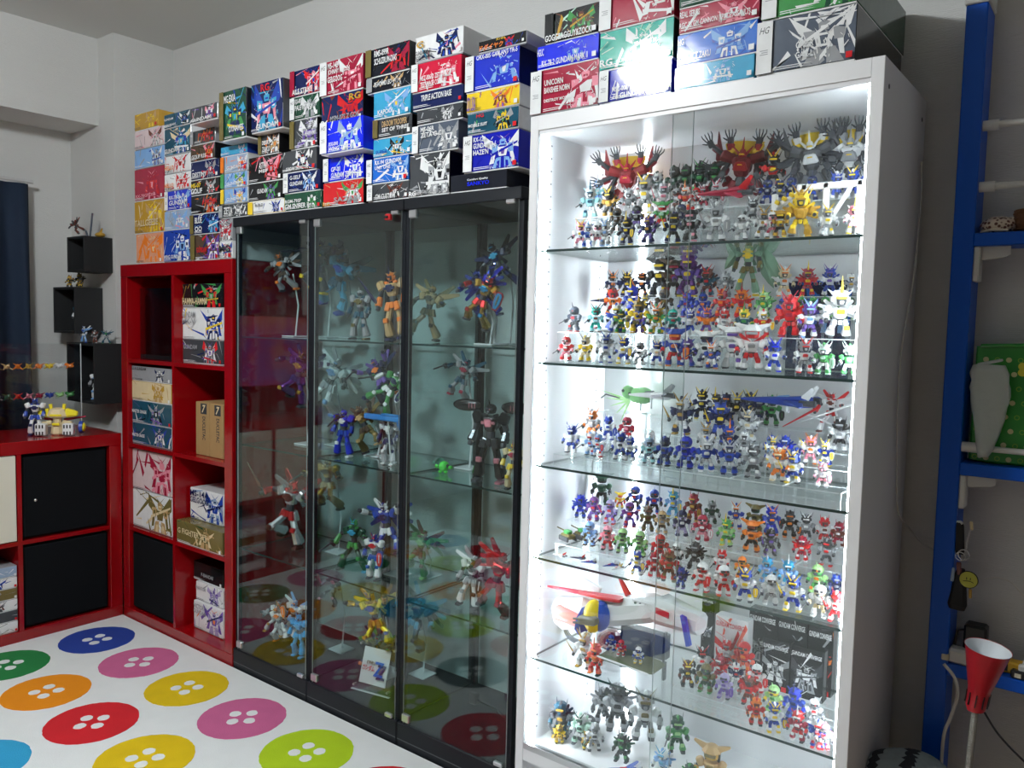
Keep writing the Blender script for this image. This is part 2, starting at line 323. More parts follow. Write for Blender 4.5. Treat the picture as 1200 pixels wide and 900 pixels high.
STACKS = [
('red shelf unit','first',[(-3.2291,-3.0509,2.0138,2.0797,1.66,0.36,'plain gold','go','go','go,ye,tn','',[]),(-3.2304,-3.006,1.9399,2.0128,1.66,0.3,'pink-and-white','pw','wh','wh,gy,br,pk','',[]),(-3.2318,-3.0038,1.8639,1.9388,1.66,0.3,'pale blue knight','lb','wh','wh,gy,bk,bl','',[]),(-3.2336,-3.0113,1.7374,1.8629,1.66,0.3,'crimson','cr','cr','rd,cr,pk,cr','',[('RX-78GP03S',0.08,0.1,0.7,0.2,'pk')]),(-3.2359,-3.0129,1.6087,1.7364,1.66,0.3,'gold large-lettered','go','go','tn,ye,go,cm','',[('TALLGEESE',0.04,0.22,0.85,0.42,'cm')]),(-3.2244,-3.0207,1.49,1.6077,1.66,0.3,'pale orange','po','po','or,po,cm,or','',[])]),
('red shelf unit','second',[(-3.0192,-2.8225,1.9923,2.0473,1.66,0.3,'dark teal portrait','dt','wh','bl,bk,gy,wh','',[('GUNDAM',0.05,0.55,0.4,0.7,'wh'),('HIGH GRADE',0.05,0.15,0.5,0.3,'wh')]),(-3.0096,-2.8208,1.8907,1.9913,1.66,0.3,'teal blue with white edges','dt','wh','tb,bl,cm,wh','',[('GUNDAM',0.05,0.1,0.6,0.25,'wh')]),(-3.0044,-2.8221,1.823,1.8897,1.66,0.3,'upper red-and-white','wh','wh','rd,wh,bk,rd','',[('HELLO',0.05,0.2,0.4,0.45,'or')]),(-3.0052,-2.8226,1.7582,1.822,1.66,0.3,'lower red-and-white','wh','wh','rd,wh,bk,rd','',[('HELLO',0.05,0.2,0.4,0.45,'or')]),(-2.9998,-2.8191,1.6841,1.7572,1.66,0.3,'royal blue white-strip','rb','rb','lb,wh,rb,vi','wh',[('RX-78-2',0.2,0.55,0.6,0.75,'wh'),('GUNDAM',0.2,0.25,0.9,0.5,'wh')]),(-3.0069,-2.8313,1.6106,1.683,1.66,0.3,'misty blue','mb','mb','wh,lb,gy,pk','',[]),(-3.0144,-2.8244,1.49,1.6096,1.66,0.3,'tall blue white-edged','bl','wh','lb,wh,nv,bl','',[('WING GUNDAM',0.05,0.1,0.7,0.22,'wh')])]),
('red shelf unit','third',[(-2.7217,-2.5488,1.9622,2.0181,1.6,0.36,'protruding purple-grey','dg','gy','vi,wh,br,pk','',[('GUNDAM',0.1,0.08,0.8,0.3,'wh')]),(-2.8173,-2.6607,1.9093,1.9612,1.66,0.3,'small red-lettered','dg','gy','rd,br,gy,or','gy',[('GUNDAM',0.35,0.5,0.95,0.7,'rd')]),(-2.8206,-2.6637,1.8499,1.9083,1.66,0.3,'orange-and-brown','bn','bk','or,rd,bk,pk','',[('GOUF R35',0.1,0.15,0.7,0.4,'wh')]),(-2.8182,-2.6342,1.783,1.8489,1.66,0.3,'navy with red figure','nv','bk','rd,gy,wh,nv','',[('DESTINY',0.1,0.15,0.6,0.4,'wh')]),(-2.8188,-2.6344,1.7268,1.782,1.66,0.3,'black yellow-lettered','bk','bk','wh,gy,rd,dg','',[('MS-07',0.05,0.5,0.4,0.8,'ye'),('GOUF',0.05,0.1,0.45,0.45,'wh')]),(-2.8193,-2.6346,1.6581,1.7257,1.66,0.3,'black red-emblem','bk','bk','gy,rd,or,dg','',[('UNICORN',0.5,0.5,0.95,0.75,'rd')]),(-2.8227,-2.6364,1.5844,1.6571,1.66,0.3,'bright blue','nv','nv','tb,lb,bl,wh','og',[('BLUE',0.2,0.55,0.45,0.85,'wh'),('OO',0.2,0.15,0.45,0.4,'wh')]),(-2.8205,-2.6351,1.49,1.5834,1.66,0.3,'brown-and-violet','bn','bk','vi,wh,nv,rd','og',[('GUNDAM',0.25,0.3,0.6,0.5,'rd')])]),
('red shelf unit','fourth',[(-2.6333,-2.5537,1.5512,1.63,1.66,0.3,'red-and-grey','gy','gy','rd,wh,dg,cr','',[]),(-2.6335,-2.5538,1.49,1.5502,1.66,0.3,'white instruction-print','wh','wh','gy,rd,gn,bl','',[('MG',0.1,0.4,0.9,0.8,'dg')])]),
('glass cabinets','first',[(-2.5658,-2.3972,1.8827,2.0481,1.61,0.36,'tall dark green','dn','bk','gn,nv,tb,ye,bl','og',[('MG EXIA',0.2,0.75,0.65,0.9,'wh'),('DYNAMES',0.4,0.15,0.95,0.27,'wh')]),(-2.6234,-2.4635,1.8473,1.8817,1.66,0.3,'sky blue','tb','bl','tb,wh,bl,lb','',[]),(-2.6203,-2.4635,1.7882,1.8463,1.66,0.3,'orange-strip','mb','wh','or,wh,rd,bl','or',[('GUNDAM',0.25,0.2,0.8,0.4,'wh')]),(-2.6204,-2.4634,1.7342,1.7872,1.66,0.3,'green-strip','lb','wh','ye,wh,gn,bl','gn',[('GUNDAM',0.25,0.2,0.8,0.4,'wh')]),(-2.6206,-2.4633,1.6798,1.7332,1.66,0.3,'yellow-strip','lb','wh','ye,wh,or,bl','ye',[('GUNDAM',0.25,0.2,0.8,0.4,'wh')]),(-2.6331,-2.4558,1.632,1.6788,1.66,0.3,'black-and-white','dg','dg','wh,gy,wh,bk','gy',[('ZETA',0.2,0.3,0.5,0.8,'wh')])]),
('glass cabinets','second',[(-2.4143,-2.2256,1.8948,2.0544,1.63,0.33,'white-banded colourful','nv','dg','pk,tb,wh,bl,gy','',[('RG',0.35,0.8,0.62,0.95,'rd'),('GUNDAM',0.2,0.05,0.9,0.16,'wh')]),(-2.4536,-2.2841,1.8275,1.8938,1.66,0.3,'black gold-strip','dg','bk','tn,wh,or,bk','og',[('DESERT',0.22,0.5,0.6,0.7,'wh'),('ZAKU',0.22,0.15,0.6,0.4,'wh')]),(-2.455,-2.2676,1.7389,1.8265,1.66,0.3,'black with red figure','bk','bk','rd,pk,gy,br','',[('ASTRAY',0.35,0.5,0.62,0.75,'wh'),('MBF',0.35,0.35,0.62,0.48,'wh')]),(-2.4548,-2.2671,1.6778,1.7379,1.66,0.3,'black with green figure','bk','bk','gn,vi,gy,dn','',[('GUNDAM',0.3,0.4,0.6,0.65,'wh')]),(-2.4548,-2.2554,1.632,1.6768,1.66,0.3,'white yellow-ended','wh','ye','bl,nv,wh,bl','ye',[('BUILD',0.22,0.6,0.45,0.8,'dg')])]),
('glass cabinets','third',[(-2.2628,-2.0802,1.9922,2.0756,1.66,0.3,'red-and-blue battle','nv','cr','rd,pk,bl,wh','cr',[('AILE STRIKE',0.1,0.08,0.8,0.28,'wh')]),(-2.2623,-2.0794,1.9186,1.9911,1.66,0.3,'dark green white-strip','dn','dn','wh,gy,dn,gy','wh',[('RX-80PR',0.2,0.7,0.5,0.9,'wh'),('PALE RIDER',0.2,0.4,0.75,0.62,'wh')]),(-2.2727,-2.089,1.8264,1.9176,1.66,0.3,'violet gold-strip','dg','bk','vi,gy,lv,wh','og',[('ZETA',0.72,0.7,0.98,0.88,'wh'),('HEAVYARMS',0.6,0.4,0.98,0.55,'wh')]),(-2.2723,-2.0923,1.7549,1.8254,1.66,0.3,'striped white-and-black','dg','dg','wh,bk,wh,rd,bl','',[('GUNDAM DEATHSCYTHE',0.15,0.08,0.8,0.25,'wh')]),(-2.2581,-2.0739,1.6886,1.7539,1.66,0.3,'blue-and-white','nv','nv','lb,wh,bl,nv','wh',[('G-SELF',0.2,0.65,0.5,0.85,'wh'),('GUNDAM',0.2,0.35,0.55,0.55,'wh')]),(-2.2554,-2.0657,1.632,1.6876,1.66,0.3,'forest green','dn','dn','gn,wh,dn,gy','',[('GM SNIPER II',0.05,0.1,0.7,0.4,'wh'),('RGM-79SP',0.05,0.45,0.5,0.65,'wh')])]),
('glass cabinets','fourth',[(-2.0738,-1.8781,1.9707,2.0757,1.66,0.3,'maroon white-strip','cr','cr','pk,cr,wh,cr','wh',[('MS-14B',0.2,0.75,0.45,0.93,'wh'),('JOHNNY RIDDEN',0.2,0.55,0.72,0.73,'wh'),('GELGOOG',0.2,0.36,0.55,0.53,'wh')]),(-2.0686,-1.8766,1.879,1.9697,1.66,0.3,'red mech with large numeral','nv','bk','rd,rd,cr,br','',[('RG',0.7,0.7,0.97,0.92,'go'),('26',0.02,0.02,0.2,0.2,'wh'),('MSM-07S Z GOK',0.25,0.12,0.95,0.3,'gy')]),(-2.0218,-1.8303,1.7815,1.878,1.62,0.3,'vivid blue angel','bb','bb','lb,wh,bb,mb','wh',[('XXXG-00W0',0.22,0.22,0.45,0.34,'wh'),('WING ZERO',0.22,0.08,0.75,0.2,'wh')]),(-2.0549,-1.8721,1.7067,1.7805,1.66,0.3,'vivid blue white-bordered','bb','bb','wh,bb,lb,wh','wh',[('GP-01',0.22,0.4,0.45,0.6,'wh'),('GUNDAM ZEPHYR',0.22,0.14,0.85,0.36,'wh')]),(-2.0574,-1.8709,1.632,1.7056,1.66,0.3,'bright red','rd','bk','wh,gy,gn,tn,wh','',[('RG',0.02,0.02,0.2,0.2,'go'),('SAZABI',0.3,0.15,0.95,0.35,'gy')])]),
('glass cabinets','fifth',[(-1.8636,-1.6839,1.9929,2.0745,1.66,0.34,'black block-lettered','ink','dg','rd,cr,bk,nv','og',[('RMS-099R',0.22,0.68,0.56,0.9,'wh'),('SCHUZRUM-DIAS',0.22,0.4,0.74,0.62,'wh')]),(-1.8589,-1.6785,1.9475,1.9919,1.66,0.3,'slim dark olive','ink','dg','gy,tn,bk,wh','gy',[('RE-HOMMD LEO',0.2,0.35,0.6,0.65,'wh')]),(-1.8579,-1.678,1.8695,1.9465,1.66,0.3,'light blue ape mech','tb','tb','lb,tb,ye,wh,lb','',[('KAPOOL',0.15,0.15,0.6,0.32,'wh')]),(-1.8474,-1.6697,1.812,1.8685,1.66,0.3,'dark tan-lettered','dg','bk','bk,dg,bn','og',[('DB-DOM TROOPER',0.26,0.55,0.9,0.85,'tn'),('SET OF THREE',0.26,0.3,0.95,0.5,'wh')]),(-1.8397,-1.6684,1.7569,1.811,1.66,0.3,'blue with monochrome head','tb','bl','wh,bk,gy,ye','',[('SUPER',0.1,0.2,0.4,0.4,'bl')]),(-1.8547,-1.6814,1.6829,1.7558,1.66,0.3,'azure white-strip','az','az','wh,lb,az,wh','wh',[('RX-94 GUNDAM',0.22,0.74,0.85,0.92,'wh'),('UNIT ONE',0.22,0.55,0.6,0.7,'wh')]),(-1.8518,-1.6781,1.632,1.6819,1.66,0.3,'monochrome white-strip','dg','dg','wh,bk,gy,br','wh',[('GM CUSTOM',0.22,0.1,0.7,0.4,'wh')])]),
('glass cabinets','sixth',[(-1.6604,-1.4817,2.0007,2.073,1.66,0.3,'white group-scene','wh','wh','nv,bk,pk,bl,tb','',[('G',0.05,0.55,0.2,0.8,'go'),('GUNDAM MK-II',0.03,0.28,0.35,0.45,'dg'),('FLYING ARMOR',0.03,0.12,0.4,0.25,'dg')]),(-1.6721,-1.4866,1.9203,1.9997,1.66,0.3,'scarlet white-strip','sc','sc','wh,pk,sc,wh','wh',[('MSZ-006/D ZETA IBUS',0.2,0.36,0.78,0.54,'wh'),('TEST IMAGE COLOUR',0.2,0.14,0.72,0.32,'wh')]),(-1.6691,-1.4779,1.8724,1.9193,1.66,0.3,'plain navy','nv','nv','nv','',[('TRIPLE ACTION BASE',0.2,0.45,0.8,0.8,'wh')]),(-1.6505,-1.4782,1.8293,1.8714,1.66,0.3,'slim black line-art','dg','bk','wh,gy,bk,wh','',[]),(-1.6651,-1.4927,1.75,1.8283,1.66,0.3,'slate grey white-strip','sg','sg','wh,gy,sg,gy','wh',[('MS-06R',0.2,0.75,0.5,0.92,'wh'),('ZETA G C1',0.2,0.55,0.7,0.72,'wh')]),(-1.6767,-1.5224,1.632,1.7489,1.66,0.3,'tall monochrome winged','dg','bk','wh,gy,bk,wh,wh','',[('RG',0.02,0.02,0.2,0.14,'wh'),('WING GUNDAM',0.28,0.06,0.95,0.15,'gy')])]),
('glass cabinets','seventh',[(-1.427,-1.2695,1.9851,2.0176,1.66,0.33,'black orange-lettered','bk','wh','bl,rd,bk','',[('ドダイヤク',0.05,0.15,0.55,0.6,'or'),('ガンダム',0.4,0.7,0.6,0.9,'ye')]),(-1.4694,-1.2893,1.8896,1.9841,1.66,0.36,'large royal blue double-mech','rb','nv','lb,rb,wh,rb','wh',[('ORX-005 GAPLANT TR-5',0.22,0.84,0.98,0.97,'wh')]),(-1.4652,-1.2869,1.8354,1.8886,1.66,0.36,'yellow','ye','wh','br,or,cm,vi','',[('SD USA',0.03,0.1,0.2,0.8,'vi')]),(-1.4607,-1.2879,1.7779,1.8344,1.66,0.36,'white-edged teal with black mech','dt','wh','bk,ye,gn,gy','',[('MOBILE SUIT',0.04,0.35,0.42,0.5,'wh'),('HG',0.2,0.75,0.35,0.92,'rd')]),(-1.4714,-1.2854,1.6796,1.7769,1.66,0.36,'deep blue lettered','db','db','wh,lb,vi,db','wh',[('RX-124',0.2,0.8,0.42,0.93,'wh'),('GUNDAM TR-6',0.2,0.62,0.62,0.77,'wh'),("HAZE'N",0.2,0.45,0.48,0.59,'wh')]),(-1.5186,-1.3222,1.632,1.6786,1.66,0.36,'matt black blue-lettered','ink','ink','ink','',[('Comfort Quality',0.33,0.55,0.7,0.68,'wh'),('SANKYO',0.33,0.28,0.72,0.5,'bb')])]),
('white cabinet','first',[(-1.2105,-1.0568,1.9689,2.0403,1.66,0.32,'black three-creature','bk','bk','gn,br,bn,go,mt','bk',[('GOGG&AGGUY&ZOCK',0.02,0.05,0.9,0.27,'wh')]),(-1.2337,-1.0543,1.9089,1.9679,1.66,0.34,'vivid blue','bb','bb','lb,bb,wh,bb','',[('HGUC',0.02,0.55,0.13,0.85,'wh'),('RX-78-2 GUNDAM MARK II',0.1,0.1,0.85,0.35,'wh')]),(-1.2496,-1.0512,1.8,1.9079,1.66,0.36,'crimson-and-white starburst','cr','wh','wh,pk,wh,cr,wh','wh',[('UNICORN',0.22,0.62,0.5,0.75,'wh'),('BANSHEE NORN',0.22,0.45,0.6,0.58,'wh'),('DESTROY MODE',0.22,0.25,0.6,0.32,'wh')])]),
('white cabinet','second',[(-1.0546,-0.8605,1.9655,2.0654,1.66,0.36,'rose red white-strip','cr','cr','wh,cr,pk,wh','wh',[('ZETA PLUS',0.2,0.85,0.6,0.97,'wh')]),(-1.0507,-0.8596,1.8755,1.9645,1.66,0.36,'turquoise','tq','dn','wh,tq,mt,wh','',[('RG',0.02,0.1,0.2,0.28,'wh'),('GUNDAM EXIA',0.25,0.12,0.7,0.22,'mt')]),(-1.0481,-0.8614,1.8,1.8745,1.66,0.36,'ultramarine white-strip','db','db','wh,db,lb,wh','wh',[('MSZ-008',0.2,0.3,0.42,0.45,'wh'),('ZII GUNDAM',0.2,0.08,0.65,0.24,'wh')])]),
('white cabinet','third',[(-0.8491,-0.6672,1.9755,2.0401,1.66,0.36,'dark green partly cropped','dn','dn','gn,wh,dn,gy','',[]),(-0.8472,-0.6653,1.9208,1.9745,1.66,0.36,'ruby red','cr','cr','wh,pk,cr,pk','',[('REAL SERIES',0.02,0.6,0.28,0.85,'wh'),('RGC-83 GM CANNON [SPACE ASSAULT]',0.02,0.15,0.9,0.42,'wh')]),(-0.8498,-0.6679,1.8511,1.9198,1.66,0.36,'cobalt blue','az','rb','lb,wh,az,bl','',[('HG',0.02,0.65,0.1,0.85,'wh'),('MS-11 ACT ZAKU',0.02,0.15,0.45,0.35,'wh')]),(-0.8535,-0.6715,1.8,1.8501,1.66,0.36,'cyan','tb','tb','wh,lb,tb,wh','',[('HG',0.02,0.6,0.12,0.85,'wh')])]),
('white cabinet','fourth',[(-0.66,-0.4727,1.9092,2.0121,1.66,0.42,'grass green partly cropped','gn','dn','wh,gn,mt,dn','wh',[]),(-0.6712,-0.4711,1.8,1.9082,1.66,0.36,'charcoal twin-mech','sg','bk','wh,gy,sg,wh','wh',[('GAZ-R',0.42,0.38,0.6,0.5,'wh'),('GAZ-L',0.42,0.2,0.6,0.32,'wh')])])]
placed = []
for sup, nth, bx in STACKS:
    rs = random.Random(hash(nth) % 7 if False else len(nth))
    for k, (x0, x1, z0, z1, yf, dp, desc, bg, lid, art, strip, titles) in enumerate(bx):
        for (px0, px1, pz0, pz1) in placed:
            if px1 > x0 and px0 < x0 and pz1 > z0+.001 and pz0 < z1-.001: x0 = px1+.0006
        placed.append((x0, x1, z0, z1))
        n = len(bx); pos = 'topmost' if k == 0 else ('bottom' if k == n-1 else ORD[k]+' from top')
        kit_box(x0, x1, z0, z1, yf, min(dp, YW-.015-yf), bg, lid, art, strip, titles, '%s kit box, %s, %s stack on %s' % (desc, pos, nth, sup), 'kit boxes stacked on the '+sup)
INRED = [
[-3.0151,-2.6797,1.3318,1.4252,1.7,0.3,'black-and-green','bk','bk','gn,rd,gy,go','',[('HAMMA-HAMMA',0.03,0.15,0.66,0.42,'cm')],'topmost in the upper cell of the red unit'],
[-3.0013,-2.6772,1.198,1.3185,1.7,0.3,'white-and-blue head portrait','wh','wh','bl,nv,wh,ye,rd','',[('GUNDAM',0.02,0.7,0.35,0.9,'gy'),('MK-V',0.02,0.5,0.35,0.68,'gy')],'middle in the upper cell of the red unit'],
[-2.9961,-2.6775,1.1007,1.1898,1.7,0.3,'grey-and-violet battle','dg','dg','wh,gy,vi,rd,nv','',[('GUNDAM',0.05,0.6,0.4,0.8,'gy')],'bottom in the upper cell of the red unit'],
[-3.3359,-3.0006,1.0178,1.0786,1.68,0.3,'flat grey-and-white','gy','gy','nv,wh,gy,dg','',[('EZ-8 GUNDAM',0.03,0.75,0.4,0.95,'dg')],'topmost in the second left cell of the red unit'],
[-3.3373,-3.0013,0.9338,1.0142,1.68,0.3,'mustard gold','cm','go','go,tn,cm,go','',[],'second in the second left cell of the red unit'],
[-3.314,-2.9978,0.8376,0.9298,1.68,0.3,'upper navy white-edged','dt','wh','bk,gy,wh,vi','',[('MASTER GRADE',0.03,0.45,0.4,0.6,'wh')],'third in the second left cell of the red unit'],
[-3.3121,-2.9988,0.7456,0.8332,1.68,0.3,'lower navy white-edged','dt','wh','wh,gy,bl,nv','',[('MASTER GRADE',0.03,0.35,0.35,0.5,'wh')],'bottom in the second left cell of the red unit'],
[-3.3319,-3.0057,0.5319,0.6988,1.68,0.3,'pale pink mech','pw','wh','cr,pk,cr,pk','',[],'upper in the third left cell of the red unit'],
[-3.335,-3.0023,0.3672,0.5264,1.68,0.3,'ochre-and-white mech','wh','wh','og,tn,og,cm','',[],'lower in the third left cell of the red unit'],
[-2.9343,-2.7076,0.4762,0.5997,1.72,0.28,'white with blue mech','wh','wh','bl,mb,bl,nv','',[('MS-14A',0.03,0.75,0.6,0.95,'nv'),('GELGOOG',0.03,0.55,0.6,0.73,'nv')],'standing on the olive box in the third right cell'],
[-2.9486,-2.6335,0.3827,0.4692,1.67,0.3,'olive gold','og','og','cm,tn,dn,og','',[('G FIGHTER SET',0.05,0.45,0.7,0.7,'cm')],'lying under the blue mech box in the third right cell'],
[-2.9452,-2.7396,0.2484,0.3228,1.74,0.26,'plain black','bk','bk','bk,dg','',[('P-BANDAI',0.3,0.3,0.7,0.5,'gy')],'topmost in the bottom right cell of the red unit'],
[-2.9121,-2.7241,0.1744,0.2484,1.73,0.26,'lilac-and-white, upper','wh','wh','lv,vi,gy,nv','',[('PHANTOM',0.03,0.6,0.4,0.8,'gy')],'middle in the bottom right cell of the red unit'],
[-2.9114,-2.7085,0.0565,0.1679,1.72,0.26,'lilac-and-white, lower','wh','wh','vi,lv,or,nv','',[('VICTORY',0.03,0.75,0.45,0.92,'gy'),('GUNDAM',0.03,0.58,0.45,0.72,'gy')],'bottom in the bottom right cell of the red unit']]
# boxes rest on the cell boards: group by cell, restack
cells = {}
for b in INRED:
    i = 0 if b[0] < -2.97 and b[1] < -2.96 else 1
    k = int(((b[2]+b[3])/2-.05)/(chh+.016)); cells.setdefault((i, k), []).append(b)
for (i, k), bs in cells.items():
    zx, zz = cell(i, k); z = zz; lo_, hi_ = XL+zx+.001, XL+zx+cw-.001
    for b in sorted(bs, key=lambda q: q[2]):
        h = b[3]-b[2]; x0, x1 = max(b[0], lo_), min(b[1], hi_)
        kit_box(x0, x1, z+.0003, z+h, b[4], b[5], b[7], b[8], b[9], b[10], b[11], b[6]+' kit box, '+b[12], 'kit boxes in the cells of the tall red unit'); z += h+.0003
# six flat boxes in the low unit (its open lower cell)
x, z = cell2(2, 0)
for k in range(6):
    y1 = .168+x+cw2-.003
    t = kit_box(-.15, .15, 0, .043, 0, .3, ['mb','wh','og','wh','dg','wh'][k], 'gy', ['nv,bl,wh,gy','nv,bl,gy,dg','og,dg,tn,gy','br,dg,gy,bk','gy,dg,wh,sg','dg,gy,bk,dn'][k], '', [], 'flat %s kit box, %s in the low red unit' % (['misty blue','white with navy mech','olive','white with brown mech','dark grey','white with black mech'][k], ['topmost','second down','third down','fourth down','fifth down','bottom'][k]), 'flat kit boxes in the low red unit')
    t.location = (XL-.012, y1-.15, z+.0004+(5-k)*.0434); t.rotation_euler = (0, 0, math.pi/2)
# two upright tan cartons
for q, (xa, xb) in enumerate(((-2.860,-2.770),(-2.766,-2.676))):
    zx, zz = cell(1, 2); zz += .0003; xb = min(xb, XL+zx+cw-.001)
    zz = cell(1, 2)[1]-(0); 
    t = thing('carton', ['tan cardboard carton standing upright, nearer the cell middle','tan cardboard carton standing upright against the cell wall'][q], 'carton', ((xa+xb)/2, 1.70, cell(1,2)[1]+.0003), 0, 'tan cartons in the red unit')
    w = xb-xa; cm_ = mat('cardboard', (.36,.22,.09), .7, noise=.08, nscale=30)
    MB().cbox(-w/2,w/2,0,.25,0,.205,c=.02).obj('carton_body', cm_, t)
    MB().add([(-w*.12,-.0006,.16),(w*.34,-.0006,.16),(w*.34,-.0006,.2),(-w*.12,-.0006,.2)], [(0,1,2,3)]).obj('dark_panel', cmat('dg','paper'), t)
    lettering('7', -w*.02, w*.26, .165, .195, -.001, cmat('cm','paper'), t, 'numeral', .03, .3)
    for u, tx in ((.1,'DUCLETAC'),(-.0,'')):
        if tx:
            o = lettering(tx, 0, .09, 0, w*.22, 0, cmat('dg','paper'), t, 'vertical_lettering'); o.rotation_euler = (0, R(90), 0); o.location = (w*.02, -.0008, .15)
t = thing('paper_card', 'white folded card lying on the tan cartons', 'card', (-2.70,1.78,cell(1,2)[1]+.2056))
MB().cbox(-.03,.02,0,.1,0,.03,c=.1).obj('card', mat('white_card', (.75,.74,.72), .6), t)
# clear display case in the top left cell
ac = glass('clear_acrylic', (.985,.99,.99), .6)
edge = mat('acrylic_edge', (.75,.8,.82), .15, spec=.8)
zx, zz = cell(0, 3)
t = thing('display_case', 'dark-backed clear display case in the top left cell of the red unit', 'display case', (XL+zx+.03, 1.70, zz))
MB().cbox(0,.27,0,.25,0,.02,c=.1).obj('base', mat('black_gloss', (.01,.01,.012), .15), t)
for bxx in ((0,.27,0,.003,.02,.29),(0,.003,.003,.25,.02,.29),(.267,.27,.003,.25,.02,.29),(.003,.267,.003,.25,.287,.29)): MB().box(*bxx).obj('clear_panel', glass('smoky_acrylic', (.75,.72,.72)), t)

# ------------------------------------------------------------------ glass cabinets
blk = mat('black_frame', (.008,.010,.014), .45, spec=.25); gg = glass('green_glass', (.925,.97,.97), 1.1); gedge = mat('glass_edge_dark', (.006,.03,.028), .35, spec=.3)
gline = mat('glass_edge_light', (.55,.62,.62), .15, spec=.8); steel = mat('clip_steel', (.62,.63,.65), .3, .9)
def glass_sheet(x0, x1, y0, y1, z0, z1, name, parent, em=gedge, gm=gg):
    mb = MB(); mb.box(x0,x1,y0,y1,z0,z1,0); d = [x1-x0, y1-y0, z1-z0]; ax = d.index(min(d))
    for i, f in enumerate(((2,),(2,),(1,),(1,),(0,),(0,))): mb.m[i] = 0 if f[0] == ax else 1
    return mb.obj(name, [gm, em], parent)
GX = [-2.552, -2.127, -1.7, -1.272]; GH = 1.632
for i in range(3):
    xa, xb = GX[i]+.001, GX[i+1]-.001; w = xb-xa
    t = thing('glass_cabinet', ['black-framed glass display cabinet touching the red shelf unit','middle black-framed glass display cabinet with the framed white card','black-framed glass display cabinet touching the white cabinet'][i], 'display cabinet', (xa, 1.66, 0), 0, 'black glass cabinets')
    MB().cbox(0,w,0,.365,0,.08,c=.04).obj('base', blk, t); MB().cbox(0,w,0,.365,GH-.032,GH,c=.06).obj('top', blk, t)
    MB().box(.003,w-.003,-.0004,.0,.028,.031).obj('plinth_groove', mat('groove', (.05,.055,.06), .4), t)
    for px_ in (.0,w-.014): MB().box(px_,px_+.014,.012,.028,.08,GH-.032).obj('front_post', blk, t)
    for px_ in (.0,w-.014): MB().box(px_,px_+.014,.345,.362,.08,GH-.032).obj('rear_post', blk, t)
    for px_ in (.002,w-.006): glass_sheet(px_,px_+.004,.028,.345,.08,GH-.032,'side_glass',t)
    glass_sheet(.014,w-.014,.352,.356,.08,GH-.032,'back_glass',t)
    d = t
    d = glass_sheet(.022,w-.012,.004,.008,.078,GH-.03,'door',t,gline)
    for zc in (.10, GH-.045): MB().cbox(.02,.05,-.001,.011,zc-.012,zc+.012,c=.2).obj('hinge_clip', steel, d)
    for zc in (.086, GH-.036): MB().cbox(w-.052,w-.022,-.001,.011,zc-.006,zc+.006,c=.2).obj('door_catch', steel, d)
    for zz in (1.213, .825, .442): glass_sheet(.007,w-.007,.03,.344,zz-.002,zz+.0035,'glass_shelf',t)

# ------------------------------------------------------------------ white cabinet
wm = mat('white_melamine', (.78,.78,.80), .35); led = mat('led_strip', (.9,.95,1), .4, emit=((.84,.93,1), LED)); WX0, WX1, WH = -1.25, -.415, 1.80
alu = mat('alu_rail', (.55,.56,.57), .3, .8)
t = thing('white_cabinet', 'tall white display cabinet lit inside by strips and packed with small robots', 'display cabinet', (WX0,1.66,0)); W2 = WX1-WX0
for xa in (0, W2-.025): MB().cbox(xa,xa+.025,0,.365,0,WH,c=.05).obj('side_panel', wm, t)
MB().box(.025,W2-.025,0,.365,WH-.036,WH-.0005).obj('top_panel', wm, t)
MB().box(.025,W2-.025,.002,.365,.13,.162).obj('bottom_panel', wm, t)
MB().box(.025,W2-.025,.02,.04,0,.13).obj('plinth', wm, t)
MB().box(.025,W2-.025,.355,.362,.162,WH-.036).obj('back_panel', mat('white_back', (.78,.78,.8), .2, coat=.4), t)
MB().box(.025,W2-.025,.001,.02,.162,.178).obj('door_rail', alu, t); MB().box(.025,W2-.025,.004,.02,WH-.046,WH-.036).obj('door_rail', wm, t)
cg = glass('clear_glass', (.975,.99,.985))
glass_sheet(.026,W2*.53,.006,.010,.178,WH-.04,'sliding_door',t,gline,cg); glass_sheet(W2*.465,W2-.026,.014,.018,.178,WH-.04,'sliding_door',t,gline,cg)
for zz in (1.466, 1.18, .914, .672, .402):
    glass_sheet(.027,W2-.027,.022,.35,zz-.003,zz+.003,'glass_shelf',t,gedge,cg)
for zz, (xa, xb) in zip((1.466,1.18,.914,.672,.402), ((.05,.6),)*5): pass
hb = MB(); n = 0
for side in (.0251, W2-.0251):
    for yy in (.06, .31):
        z = .2
        while z < WH-.06: hb.cyl((side,yy,z),(side+(.0004 if side < .1 else -.0004),yy,z),.0024,n=8); z += .032
hb.obj('peg_holes', mat('hole_dark', (.08,.08,.09), .8), t)['kind'] = 'stuff'
for xa in (.029, W2-.034): MB().box(xa,xa+.005,.024,.034,.17,WH-.05).obj('led_strip', led, t)
MB().box(.13,.14,.349,.354,.17,WH-.05).obj('led_strip', led, t)
for yy in (.035,.33): MB().cyl((W2,yy,WH-.05),(W2+.0006,yy,WH-.05),.005,n=8).obj('screw_cap', mat('hole_dark', (.08,.08,.09), .8), t)

